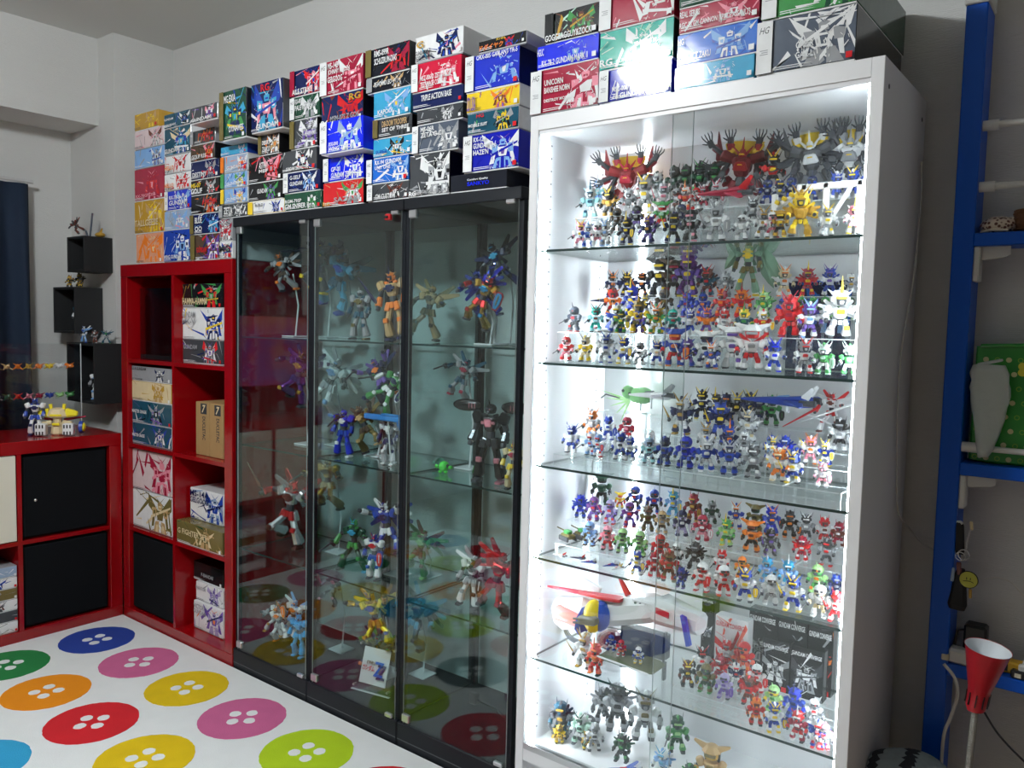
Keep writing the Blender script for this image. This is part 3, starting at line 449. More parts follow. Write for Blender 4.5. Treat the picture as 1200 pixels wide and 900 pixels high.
# clear stepped risers
RISER = [
('top',1.469,[(1.76,1.512,-1.1,-0.46,5,0.056),(1.82,1.56,-1.2,-0.46,5,0.056),(1.9,1.61,-1.2,-0.46,5,0.07)]),
('second',1.183,[(1.78,1.262,-1.21,-0.46,6,0.07),(1.87,1.305,-1.19,-0.46,6,0.07),(1.95,1.359,-1.19,-0.46,6,0.07)]),
('third',0.917,[(1.72,0.952,-1.17,-0.46,6,0.072),(1.8,0.985,-1.17,-0.46,6,0.07),(1.87,1.01,-1.17,-0.46,6,0.06),(1.95,1.044,-1.19,-0.46,6,0.07)]),
('fourth',0.675,[(1.77,0.706,-1.19,-0.46,6,0.074),(1.85,0.752,-1.21,-0.46,6,0.074),(1.95,0.775,-1.21,-0.46,6,0.07)]),
('fifth',0.405,[(1.76,0.42,-0.84,-0.46,3,0.055),(1.82,0.43,-0.84,-0.46,3,0.055),(1.88,0.44,-0.84,-0.68,1,0.055)])]
rn = 0
for (shelf, zb, steps) in RISER:
    for k, (y, ztop, xa, xb, nm, D) in enumerate(steps):
        W3 = (xb-xa)/nm
        for q in range(nm):
            rn += 1; h = ztop-zb-.0005
            t = thing('acrylic_riser', 'clear acrylic riser carrying robots, %s from the cabinet edge, %s step, %s shelf' % (ORD[q], ORD[k], shelf), 'display riser', (xa+q*W3+.001, y, zb+.0002), 0, 'clear risers in the white cabinet')
            w = W3-.002

            tp = MB().box(0,w,-D/2,D/2,h-.002,h); tp.m = [0,0,1,1,1,1]; tp.obj('top_sheet', [ac, edge], t)
            fp = MB().box(0,w,-D/2,-D/2+.002,0,h-.002); fp.m = [1,1,0,0,1,1]; fp.obj('front_sheet', [ac, edge], t)
            bp = MB().box(0,w,D/2-.002,D/2,0,h-.002); bp.m = [1,1,0,0,1,1]; bp.obj('rear_sheet', [ac, edge], t)
# ------------------------------------------------------------------ toy robots (own design), height 1, facing -y
# slots: 0 main, 1 second, 2 accent, 3 dark frame
RM = {}
def limb_pose(kind, pose):
    rg = random.Random(pose*11+(5 if kind == 'sd' else 9)); r = rg.uniform
    if kind == 'sd':
        sh, hip, kn = (.215,0,.56), (.1,0,.33), .2
        L = dict(arm=[], leg=[])
        for s in (1,-1):
            up = r(-.02,.07); fw = r(.02,.13)
            e = (s*(.27+up), -.03-fw*.3, .46+r(0,.04)); h = (s*(.27+up*.6), -.08-fw, .37+r(0,.1)); L['arm'].append(((s*sh[0],0,sh[2]), e, h))
            sp = r(.01,.05); yy = r(-.05,.05); L['leg'].append(((s*hip[0],0,hip[2]), (s*(.125+sp*.6), -.02+yy*.5, kn), (s*(.13+sp), yy, .055)))
        return L
    L = dict(arm=[], leg=[])
    if pose in (0, 2):    # standing
        for s in (1,-1):
            L['arm'].append(((s*.165,0,.77), (s*(.2+r(0,.03)),-.01,.63), (s*(.19+r(0,.05)),-.06,.5)))
            sp = .10 if pose == 0 else .06; L['leg'].append(((s*.06,0,.46), (s*(.06+sp*.6),-.02+(.03*s if pose==2 else 0),.27), (s*(.06+sp),.03*(-s if pose==2 else 0),.05)))
    elif pose == 4:       # wide
        for s in (1,-1):
            L['arm'].append(((s*.165,0,.72), (s*.28,-.04,.66), (s*.33,-.15,.60+.1*s)))
            L['leg'].append(((s*.06,0,.42), (s*.17,-.06,.26), (s*.26,.04*s,.05)))
    else:                 # flying / leaping
        for s in (1,-1):
            L['arm'].append(((s*.165,0,.77), (s*(.28+r(0,.04)),-.05,.76+r(-.1,.1)), (s*(.34+r(0,.1)),-.16,.74+r(-.15,.2))))
            k = r(-.1,.1); L['leg'].append(((s*.06,0,.46), (s*(.12+r(0,.08)),-.10-k,.30), (s*(.14+r(0,.1)),.05+k,.10+(.05 if s*(pose-3.5) > 0 else 0))))
    return L
def robot_parts(kind, head, pose, flags):
    key = (kind, head, pose, flags)
    if key in RM: return RM[key]
    out = []; sd = kind == 'sd'; L = limb_pose(kind, pose); rg = random.Random(hash((pose*31+sum(map(ord, head+flags))*7)) % 9973); r = rg.uniform
    k = 1. if sd else .76
    # torso
    t = MB()
    if sd:
        t.seg((0,0,.40),(0,-.005,.62),.2,.17,.33,.24,0,.25); t.seg((0,-.1,.5),(0,-.14,.58),.16,.05,.13,.05,2,.2)
        for s in (1,-1): t.cbox(s*.05-.028*1,s*.05+.028,-.145,-.12,.525,.565,2,.2)
        t.seg((0,0,.30),(0,0,.40),.17,.14,.15,.12,3); t.cbox(-.04,.04,-.12,-.07,.28,.37,1,.2)
        for s in (1,-1): t.seg((s*.09,-.045,.38),(s*.12,-.07,.27),.09,.05,.11,.06,1); t.seg((s*.1,.05,.38),(s*.12,.08,.27),.09,.04,.11,.05,0)
    else:
        t.seg((0,0,.62),(0,-.01,.80),.13,.11,.22,.15,0,.25); t.seg((0,-.07,.68),(0,-.09,.78),.09,.04,.1,.04,2,.2)
        for s in (1,-1): t.cbox(s*.065-.025,s*.065+.025,-.1,-.07,.71,.75,2,.2); t.seg((s*.05,-.02,.80),(s*.1,-.02,.83),.05,.06,.03,.05,1)
        t.seg((0,0,.52),(0,0,.63),.1,.09,.1,.09,3); t.cbox(-.03,.03,-.07,-.04,.45,.54,1,.2)
        for s in (1,-1): t.seg((s*.06,-.04,.54),(s*.09,-.06,.42),.07,.03,.09,.04,1); t.seg((s*.10,0,.54),(s*.14,0,.42),.03,.08,.04,.1,0); t.seg((s*.05,.05,.54),(s*.07,.07,.42),.07,.03,.08,.03,0)
    out.append(('torso', t))
    # head
    h = MB(); hz = .79 if sd else .885; u = 1. if sd else .36
    def H(x, y, z): return (x*u, y*u, hz+z*u)
    if head == 'm':
        h.ball(H(0,0,.02),.185*u,.19*u,.17*u,14,8,0); h.seg(H(0,-.02,-.13),H(0,-.02,-.03),.26*u,.28*u,.33*u,.34*u,1); h.cbox(-.13*u,.13*u,-.195*u,-.1*u,hz-.02*u,hz+.05*u,3,.2); h.ball(H(.03,-.19,.015),.028*u,.02*u,.028*u,8,6,2)
        h.seg(H(0,-.2,-.05),H(0,-.24,-.11),.12*u,.08*u,.08*u,.06*u,3); h.blade(H(0,-.12,.15),H(0,-.2,.34),.03*u,.05*u,0)
    elif head == 't':
        h.seg(H(0,0,-.1),H(0,0,.08),.26*u,.26*u,.3*u,.3*u,1); h.seg(H(0,0,.05),H(0,.0,.2),.42*u,.36*u,.2*u,.22*u,0); h.cbox(-.12*u,.12*u,-.17*u,-.1*u,hz-.02*u,hz+.04*u,2,.2)
        for s in (1,-1): h.blade(H(s*.12,0,.12),H(s*.38,.02,.22),.14*u,.1*u,0,.3)
    else:
        h.seg(H(0,.01,-.13),H(0,.01,.18),.26*u,.28*u,.3*u,.3*u,1,.33); h.seg(H(0,-.1,-.12),H(0,-.13,.0),.14*u,.12*u,.19*u,.1*u,3); h.cbox(-.105*u,.105*u,-.185*u,-.12*u,hz+.0*u,hz+.045*u,2,.2)
        h.seg(H(0,-.05,.1),H(0,-.03,.24),.1*u,.2*u,.06*u,.12*u,0); h.seg(H(0,-.17,-.1),H(0,-.19,-.04),.07*u,.05*u,.09*u,.04*u,1)
        for s in (1,-1): h.cyl(H(s*.14,.02,0),H(s*.185,.02,0),.06*u,.05*u,8,1)
        if head == 'h':
            for s in (1,-1): h.blade(H(s*.04,-.15,.1),H(s*.2,-.16,.34),.05*u,.03*u,2); h.blade(H(s*.15,-.02,.1),H(s*.23,.04,.3),.03*u,.06*u,1)
        elif head == 'f':
            h.blade(H(0,-.14,.12),H(0,-.12,.46),.06*u,.06*u,2)
            for s in (1,-1): h.blade(H(s*.13,0,.1),H(s*.24,.02,.2),.06*u,.08*u,0)
        else:
            for s in (1,-1): h.blade(H(s*.13,.03,.1),H(s*.16,.05,.3),.025*u,.04*u,1)
    out.append(('head', h))
    # arms
    for i in (0,1):
        a = MB(); p0, e, hd = L['arm'][i]; s = 1 if i == 0 else -1; Q = Vector(hd)-Vector(e)
        a.seg(p0, e, .09*k,.09*k,.085*k,.09*k, 3)
        a.seg((p0[0]-s*.02*k,0,p0[2]-.06*k),(p0[0]+s*.05*k,0,p0[2]+.10*k),.17*k,.19*k,.15*k,.15*k,0,.28); a.seg(e, hd, .10*k,.11*k,.13*k,.13*k, 1)
        a.seg(Vector(e)+Q*.55+Vector((s*.045*k,0,0)), Vector(hd)+Vector((s*.045*k,0,0)), .03*k,.12*k,.03*k,.1*k, 0)
        a.seg(hd, Vector(hd)+Q.normalized()*(.08*k), .08*k,.09*k,.07*k,.08*k, 3)
        out.append(('arm', a))
    for i in (0,1):
        g = MB(); p0, kn, ft = L['leg'][i]; g.seg(p0, kn, .10*k,.11*k,.11*k,.12*k, 1 if sd else 0); F = Vector(ft); K = Vector(kn); q = .0 if sd else .0
        g.seg(K+Vector((0,-.02*k,.03*k)), F+Vector((0,.0,.02)), .12*k,.13*k,.19*k,.2*k, 0, .25); g.cbox(K.x-.05*k,K.x+.05*k,K.y-.10*k,K.y-.04*k,K.z-.03*k,K.z+.06*k,2 if rg.random()<.5 else 1,.2)
        g.seg(F+Vector((0,.06*k,-.025)), F+Vector((0,-.16*k,-.03)), .15*k,.05,.12*k,.035, 3 if rg.random()<.4 else 2, .2, (0,0,1))
        out.append(('leg', g))
    b = MB(); cy_ = .1 if sd else .08; cz = .55 if sd else .73; b.seg((0,cy_,cz-.08),(0,cy_+.02,cz+.07),.18*k+.02,.08,.2*k+.02,.1,3)
    for s in (1,-1): b.cyl((s*.06,cy_+.03,cz-.05),(s*.08,cy_+.1,cz-.14),.02,.04,8,0)
    out.append(('backpack', b))
    hr, hl = Vector(L['arm'][0][2]), Vector(L['arm'][1][2])
    for n, f in enumerate(flags):
        a = MB()
        if f == 's':
            c = hr+Vector((.03,-.05,.0)); w_ = .085 if sd else .075; z0, z1 = -.17, .15; po = [(-w_*.5,z0),(w_*.5,z0),(w_,z0*.3),(w_,z1*.7),(w_*.5,z1),(-w_*.5,z1),(-w_,z1*.7),(-w_,z0*.3)]
            a.slab([(c.x+x, c.z+z) for x, z in po], c.y-.03, c.y, 1); a.slab([(c.x+x*.8, c.z+z*.85) for x, z in po], c.y-.042, c.y-.03, 2); a.box(c.x-.008,c.x+.008,c.y-.05,c.y-.04,c.z-.08,c.z+.09,0); out.append(('shield', a))
        elif f == 'g':
            a.seg(hl+Vector((0,.1,.0)), hl+Vector((-.03,-.1,.02)), .05,.08,.05,.07,3); a.cyl(hl+Vector((-.03,-.08,.02)), hl+Vector((-.12,-.30,-.10)),.018,.016,8,3); a.seg(hl+Vector((-.01,0,.05)),hl+Vector((-.03,-.08,.07)),.03,.03,.03,.03,0); out.append(('rifle', a))
        elif f == 'k':
            a.cyl(hl+Vector((0,.02,-.05)), hl+Vector((-.01,-.04,.07)),.015,.015,8,3); a.blade(hl+Vector((-.01,-.04,.06)), hl+Vector((-.14,-.22,.42)),.06,.02,2,.1); out.append(('sword', a))
        elif f == 'b':
            for s in (1,-1): a.cyl((s*.13,cy_,cz),(s*.17,cy_-.1,cz+.36),.03,.024,8,3)
            out.append(('cannon', a))
        elif f == 'c':
            a.slab([(-.14,cz+.1),(.14,cz+.1),(.26,.1),(.1,.04),(-.12,.08),(-.24,.1)], cy_+.06, cy_+.08, 0); out.append(('cape', a))
        elif f == 'w':
            m = flags[:n].count('w'); sz = (.36 if sd else .44)*(1-.12*m)
            for s in (1,-1):
                w = MB(); nb = 2 if (m or not sd) else 3
                for q in range(nb):
                    an = R(28+q*24-m*50); w.blade((s*.06,cy_+.05+.015*q,cz+.02), (s*(.08+sz*math.cos(an)*(1-.12*q)), cy_+.08+.03*q, cz+sz*math.sin(an)*.9-.02), .125,.03, (0,1,0,2)[q % 4], .45)
                out.append(('wing', w))
        elif f == 'o':     # oval binders
            for s in (1,-1):
                w = MB(); w.ball((s*.33,0,.92),.20,.05,.075,18,10,0); w.seg((s*.14,0,.8),(s*.2,0,.86),.05,.05,.05,.05,3)
                for q in range(3): w.cbox(s*.28+q*.04-.006,s*.28+q*.04+.006,-.054,-.046,.885,.95,2,.1)
                out.append(('binder', w))
        elif f == 'B':     # side binders
            for s in (1,-1):
                w = MB(); w.seg((s*.2,.02,.8),(s*.42,.0,.98),.1,.06,.2,.08,0,.2); w.seg((s*.24,.04,.7),(s*.5,.02,.52),.1,.06,.18,.06,1,.2); w.blade((s*.4,0,.95),(s*.5,0,1.2),.08,.04,2); out.append(('binder', w))
        elif f == 'F':     # long rifle
            a.seg(hl+Vector((0,.25,0)), hl+Vector((0,-.1,0)), .07,.1,.06,.08,3); a.cyl(hl+Vector((0,-.1,0)), hl+Vector((.02,-.75,.03)),.02,.014,10,3); out.append(('long_rifle', a))
    res = []
    for nm, mb in out: res.append((nm, mb.mesh(nm+'_mesh', [None]*4)))
    RM[key] = res; return res
LAST = [None]
DARK = mat('frame_dark', (.05,.055,.065), .45)
def robot(loc, h, cols, flags, rz, label, group, kind='sd', pose=0, fin='p', tilt=(0,0), cat='toy robot', name='toy_robot'):
    head = next((f for f in flags if f in 'hfmt'), 'a'); fl = ''.join(f for f in flags if f not in 'hfmt')
    ms = [cmat(c, fin) for c in cols]+[DARK]
    t = thing(name, label, cat, loc, rz, group, h); t.rotation_euler = (tilt[0], tilt[1], rz); LAST[0] = t
    for nm, me in robot_parts(kind, head, pose, fl):
        o = link(nm, me, t)
        for i, s_ in enumerate(o.material_slots): s_.link = 'OBJECT'; s_.material = ms[i]
    return t
WORD = dict(f='single crest', h='twin horns', m='dome head', t='wide flat hat')
FEAT = dict(s='and shield', g='and rifle', k='and sword', w='and wings', c='and cape', b='and cannons')
def colphrase(cols):
    a, b = COL[cols[0]][1], COL[cols[1]][1]; return a if a == b else a+'-and-'+b
ROWS = [
('front row of top shelf',1.7,1.472,[(-1.129,0.0549,'wh','pk','ye','hg'),(-1.096,0.0481,'bl','wh','lb','f'),(-1.069,0.0497,'wh','pk','wh','m'),(-1.041,0.0493,'gy','wh','lb','h'),(-0.984,0.0524,'nv','bk','ye','fs'),(-0.929,0.0535,'nv','vi','go','hw'),(-0.873,0.0584,'nv','bk','ye','k'),(-0.82,0.0593,'bk','dg','pk','t'),(-0.767,0.0695,'wh','gy','gy','hsk'),(-0.702,0.0459,'wh','gy','wh','mg'),(-0.656,0.0506,'wh','gy','go','hw'),(-0.632,0.0466,'wh','pk','cr','m'),(-0.616,0.0463,'go','bk','ye','t'),(-0.578,0.0773,'go','ye','go','wwh'),(-0.524,0.0482,'wh','gy','ye','hg'),(-0.47,0.0473,'wh','pk','ye','f')]),
('second row of top shelf',1.76,1.512,[(-1.05,0.0505,'bn','bk','gy','m'),(-0.993,0.0517,'bk','vi','gy','m'),(-0.926,0.0547,'gn','rd','mt','t'),(-0.876,0.0478,'nv','dg','gy','mb'),(-0.7,0.0451,'gy','dg','wh','h')]),
('third row of top shelf',1.82,1.56,[(-1.168,0.0667,'lt','wh','dt','fg'),(-1.111,0.0569,'go','bk','ye','wh'),(-1.053,0.0559,'gy','wh','si','hg'),(-1.004,0.0762,'wh','gy','ye','hw'),(-0.956,0.0626,'wh','gy','pk','k'),(-0.919,0.0496,'gy','br','wh','m'),(-0.894,0.0492,'rd','wh','or','f'),(-0.868,0.0467,'rd','wh','gy','m'),(-0.848,0.0485,'wh','cr','gy','hk'),(-0.813,0.0519,'wh','si','cr','hs'),(-0.694,0.0499,'nv','bl','gy','m'),(-0.666,0.0457,'gy','nv','ye','g'),(-0.639,0.049,'nv','bl','gy','m'),(-0.593,0.0483,'nv','bl','gy','m'),(-0.542,0.0492,'wh','bl','gy','hs'),(-0.507,0.0504,'wh','bl','ye','hw')]),
('back row of top shelf',1.9,1.61,[(-1.199,0.0553,'lt','lb','wh','f'),(-1.015,0.0568,'dn','wh','gy','b'),(-0.968,0.0647,'dn','bk','gy','bw'),(-0.935,0.0641,'dn','bk','gn','bw'),(-0.896,0.0654,'dn','bk','gn','bh'),(-0.859,0.0626,'bk','dn','gn','bw'),(-0.712,0.0677,'rd','bk','ye','hw')]),
('front row of second shelf',1.7,1.188,[(-1.158,0.0519,'rd','pk','wh','mg'),(-1.1,0.0532,'ye','cm','gy','hg'),(-1.037,0.0584,'wh','gy','bl','hw'),(-0.984,0.0533,'wh','bl','ye','hs'),(-0.942,0.0446,'wh','gy','bk','g'),(-0.901,0.048,'wh','bl','cm','hg'),(-0.853,0.0728,'bl','rd','or','ts'),(-0.821,0.0545,'bl','vi','wh','fk'),(-0.779,0.0691,'wh','nv','bk','tg'),(-0.756,0.0476,'bl','wh','or','h'),(-0.722,0.079,'wh','wh','vi','tg'),(-0.671,0.0832,'wh','rd','gy','tw'),(-0.619,0.0545,'wh','bl','bb','hw'),(-0.559,0.0569,'wh','gy','rd','hg'),(-0.516,0.0525,'gn','wh','mt','hgs'),(-0.468,0.0516,'gn','wh','mt','hg')]),
('second row of second shelf',1.78,1.262,[(-1.182,0.0559,'sg','dg','rd','mg'),(-1.115,0.0548,'lt','tq','br','hg'),(-1.055,0.0603,'bl','wh','ye','w'),(-1.04,0.0472,'gn','dn','ye','s'),(-0.989,0.0486,'vi','bl','gy','f'),(-0.992,0.0697,'ye','og','go','f'),(-0.94,0.0583,'gn','wh','or','hw'),(-0.937,0.0541,'ye','go','dn','f'),(-0.896,0.0513,'tq','dt','cr','m'),(-0.851,0.0486,'wh','bl','wh','h'),(-0.808,0.0519,'or','vi','or','hw'),(-0.766,0.0492,'wh','rd','gy','s'),(-0.717,0.0523,'dt','ye','gn','fs'),(-0.675,0.0497,'rd','wh','ye','s'),(-0.613,0.0748,'rd','rd','cr','wwh'),(-0.571,0.0627,'wh','vi','lb','hw'),(-0.51,0.0865,'wh','wh','ye','wwf')]),
('third row of second shelf',1.87,1.305,[(-1.118,0.0611,'or','rd','bn','fg'),(-1.061,0.0668,'bl','rb','ye','f'),(-1.021,0.0485,'nv','gy','ye','hk'),(-0.97,0.0607,'bn','bk','og','m'),(-0.906,0.0511,'bl','rb','cr','hw'),(-0.862,0.0504,'bl','rb','or','m'),(-0.811,0.0558,'rd','cr','or','ht'),(-0.763,0.057,'rd','or','cr','wf'),(-0.709,0.052,'gn','lg','ye','wf'),(-0.662,0.0394,'bl','vi','rb','m'),(-0.621,0.0428,'gn','dn','lg','ms'),(-0.594,0.0405,'lg','gn','dn','s'),(-0.568,0.0421,'gn','bk','lg','ms'),(-0.54,0.0398,'lg','gn','dn','s'),(-0.514,0.0413,'dn','bk','lg','ms')]),
('back row of second shelf',1.95,1.359,[(-1.171,0.0566,'nv','bk','or','hg'),(-1.125,0.0559,'nv','bk','ye','hw'),(-1.077,0.0552,'nv','bk','or','hk'),(-1.026,0.086,'bk','dg','ye','t'),(-0.983,0.0805,'bn','bk','cr','wt'),(-0.942,0.0906,'vi','pu','ye','wf'),(-0.887,0.0609,'dt','br','rd','hw'),(-0.839,0.0515,'gy','si','wh','hw'),(-0.691,0.0574,'wh','cm','or','hw'),(-0.636,0.0564,'rd','cr','ye','fw'),(-0.583,0.0555,'wh','bl','vi','hw'),(-0.537,0.0429,'gy','wh','go','g')]),
('front row of third shelf',1.72,0.952,[(-1.14,0.0593,'wh','bl','wh','h'),(-1.083,0.0476,'lb','wh','rd','g'),(-1.058,0.0472,'wh','lb','rd','s'),(-0.994,0.0568,'wh','bl','dg','g'),(-0.967,0.0501,'wh','bl','gy','h'),(-0.918,0.0514,'lt','mb','dg','g'),(-0.875,0.0568,'bl','nv','dg','g'),(-0.82,0.0637,'rb','bl','nv','m'),(-0.77,0.0646,'bl','si','wh','hs'),(-0.714,0.0634,'bl','si','nv','kh'),(-0.659,0.0604,'gy','dg','wh','g'),(-0.602,0.0592,'wh','or','cm','hw'),(-0.571,0.0549,'wh','bl','ye','hk'),(-0.51,0.043,'wh','pk','gy','hs')]),
('second row of third shelf',1.8,0.985,[(-1.022,0.0546,'cr','rd','pk','m'),(-1.079,0.0511,'wh','bl','bl','s'),(-1.127,0.0608,'gy','or','wh','hg'),(-0.807,0.0532,'wh','gy','go','h'),(-0.75,0.0562,'nv','bl','or','f'),(-0.712,0.0476,'gy','wh','dg','g'),(-0.65,0.0466,'bl','lb','gy','m'),(-0.619,0.0462,'rb','bl','wh','w'),(-0.646,0.0427,'wh','gy','ye','hk'),(-0.581,0.0418,'bl','wh','ye','hg'),(-0.562,0.0509,'wh','pk','or','hg'),(-0.529,0.0448,'bl','wh','ye','hs')]),
('third row of third shelf',1.87,1.01,[(-0.907,0.0779,'nv','wh','go','hwk'),(-0.804,0.0755,'nv','bl','ye','wk'),(-0.731,0.0615,'wh','gy','cm','hw'),(-0.52,0.0612,'wh','bk','gy','sw')]),
('back row of third shelf',1.95,1.044,[(-0.892,0.0621,'nv','bk','ye','hk'),(-0.852,0.057,'gy','bk','ye','f'),(-0.825,0.0587,'bk','nv','or','w'),(-0.798,0.0604,'bk','gy','ye','hw'),(-0.762,0.064,'nv','dg','ye','hw'),(-0.708,0.0608,'gn','dn','bk','s'),(-0.74,0.0551,'dg','nv','gy','w')]),
('front row of fourth shelf',1.69,0.679,[(-0.933,0.0477,'wh','bl','ye','gs'),(-0.889,0.0511,'rd','cr','wh','g'),(-0.853,0.0606,'rd','br','og','ks'),(-0.807,0.0398,'nv','bl','vi','w'),(-0.759,0.0568,'wh','rd','rd','ms'),(-0.711,0.0578,'wh','rd','rd','ms'),(-0.658,0.0606,'wh','bl','ye','hs'),(-0.606,0.0558,'wh','gy','wh','mg'),(-0.556,0.0621,'wh','bl','ye','hk'),(-0.501,0.0573,'wh','cm','wh','mg'),(-0.455,0.0528,'wh','rd','rd','k')]),
('second row of fourth shelf',1.77,0.706,[(-1.106,0.054,'lb','mb','bn','m'),(-1.051,0.0531,'pk','rd','dg','mg'),(-1.009,0.0524,'lg','gn','dg','mg'),(-0.96,0.0538,'lg','gn','dg','mg'),(-0.905,0.0551,'rd','cr','dg','mg'),(-0.857,0.0459,'wh','bk','wh','m'),(-0.81,0.0534,'bk','dg','gy','w'),(-0.743,0.0483,'wh','rd','gy','g'),(-0.694,0.0436,'or','go','dg','m'),(-0.636,0.0505,'lb','tb','gy','fg'),(-0.587,0.0535,'lb','tb','wh','fs'),(-0.525,0.0561,'lg','gn','or','m'),(-0.485,0.0443,'nv','bl','gy','k')]),
('third row of fourth shelf',1.85,0.752,[(-1.192,0.052,'bl','rb','dg','w'),(-1.145,0.056,'pu','vi','rd','mg'),(-1.094,0.0552,'lv','vi','rd','mk'),(-1.036,0.0566,'pu','vi','rd','mg'),(-0.983,0.0535,'og','bn','br','f'),(-0.94,0.0506,'tn','bn','gy','m'),(-0.887,0.0585,'nv','lv','wh','ms'),(-0.829,0.0575,'cr','pk','wh','ms'),(-0.769,0.0543,'lg','gn','ye','f'),(-0.703,0.0614,'or','bk','br','t'),(-0.659,0.0505,'dg','bk','vi','k'),(-0.586,0.0473,'rd','cr','wh','w'),(-0.531,0.0503,'gy','dg','rd','w')]),
('back row of fourth shelf',1.95,0.775,[(-1.2,0.0735,'dn','bk','dn','t'),(-1.121,0.036,'ye','rd','or','t'),(-1.076,0.0568,'bl','bk','rd','mg'),(-1.018,0.0559,'bl','bk','rd','mg'),(-0.962,0.0574,'lb','tb','ye','fs'),(-0.903,0.0587,'br','cr','go','s'),(-0.852,0.0489,'dn','gy','dg','g'),(-0.786,0.0523,'bl','wh','or','h'),(-0.737,0.0559,'og','dn','bk','t'),(-0.695,0.0573,'bl','rb','or','hs'),(-0.651,0.0544,'bk','dg','or','s'),(-0.61,0.0537,'gy','dg','wh','hg'),(-0.568,0.053,'wh','rd','br','s'),(-0.533,0.0484,'br','cr','wh','g')]),
('front row of fifth shelf',1.7,0.406,[(-1.076,0.0751,'wh','si','go','hk'),(-1.035,0.0633,'co','rd','or','f')]),
('back row of fifth shelf',1.88,0.44,[(-0.768,0.0559,'wh','rd','gy','s'),(-0.72,0.0657,'rd','co','or','m')]),
('third row of fifth shelf',1.82,0.43,[(-0.804,0.0574,'wh','bk','rd','hs'),(-0.757,0.0524,'rd','cr','wh','w'),(-0.716,0.0455,'nv','wh','rd','w'),(-0.666,0.055,'wh','rd','rd','ms')]),
('second row of fifth shelf',1.76,0.42,[(-0.813,0.0521,'dg','br','ye','hs'),(-0.765,0.0575,'og','dn','gn','m'),(-0.718,0.0505,'lv','vi','vi','ms'),(-0.662,0.0556,'rd','br','dg','w'),(-0.603,0.0545,'lg','ye','gn','m'),(-0.557,0.0594,'bl','rb','nv','f'),(-0.516,0.0491,'wh','gy','rd','m')]),
('front steps of fifth shelf',1.7,0.406,[(-0.624,0.0497,'rd','or','br','k'),(-0.582,0.0528,'wh','bl','ye','hs'),(-0.529,0.0536,'cr','rd','wh','f'),(-0.486,0.0492,'bl','wh','rd','w'),(-0.475,0.0472,'pk','wh','rd','m')]),
('cabinet floor',1.76,0.172,[(-1.173,0.0799,'dg','dt','go','cw'),(-1.112,0.0693,'mt','wh','dn','hw'),(-1.067,0.0593,'wh','gy','dg','g'),(-0.983,0.0601,'dn','bk','gn','w'),(-0.869,0.0602,'lb','wh','tb','hw'),(-0.796,0.0505,'gn','dn','lg','w'),(-0.705,0.0531,'gn','dn','tn','w')]),
('back part of cabinet floor',1.9,0.172,[(-1.127,0.0828,'gy','dg','bk','w'),(-1.078,0.1057,'gy','dg','bk','hw'),(-0.995,0.108,'wh','gy','og','hg'),(-0.899,0.0777,'gn','dn','lg','g')])]
rb_ = random.Random(12)
for ri, (ph, y, z, figs) in enumerate(ROWS):
    order = sorted(range(len(figs)), key=lambda i: figs[i][0])
    for k, (x, h, c0, c1, c2, fl) in enumerate(figs):
        hd = next((f for f in fl if f in 'hfmt'), None); ft = next((f for f in fl if f in FEAT), None)
        pos = ORD[order.index(k)]+' from left'
        lab = '%s toy robot %s, %s, %s' % (colphrase((c0, c1)), 'with '+(WORD[hd] if hd and not (ft and rb_.random() < .7) else FEAT[ft][4:] if ft else 'antennae'), pos, ph)
        robot((x, y+rb_.uniform(-.004,.004), z+.0004), h*1.22, (c0, c1, c2), fl, R(rb_.uniform(-4, 34)), lab, 'small robots on the '+ph, 'sd', rb_.randrange(5))
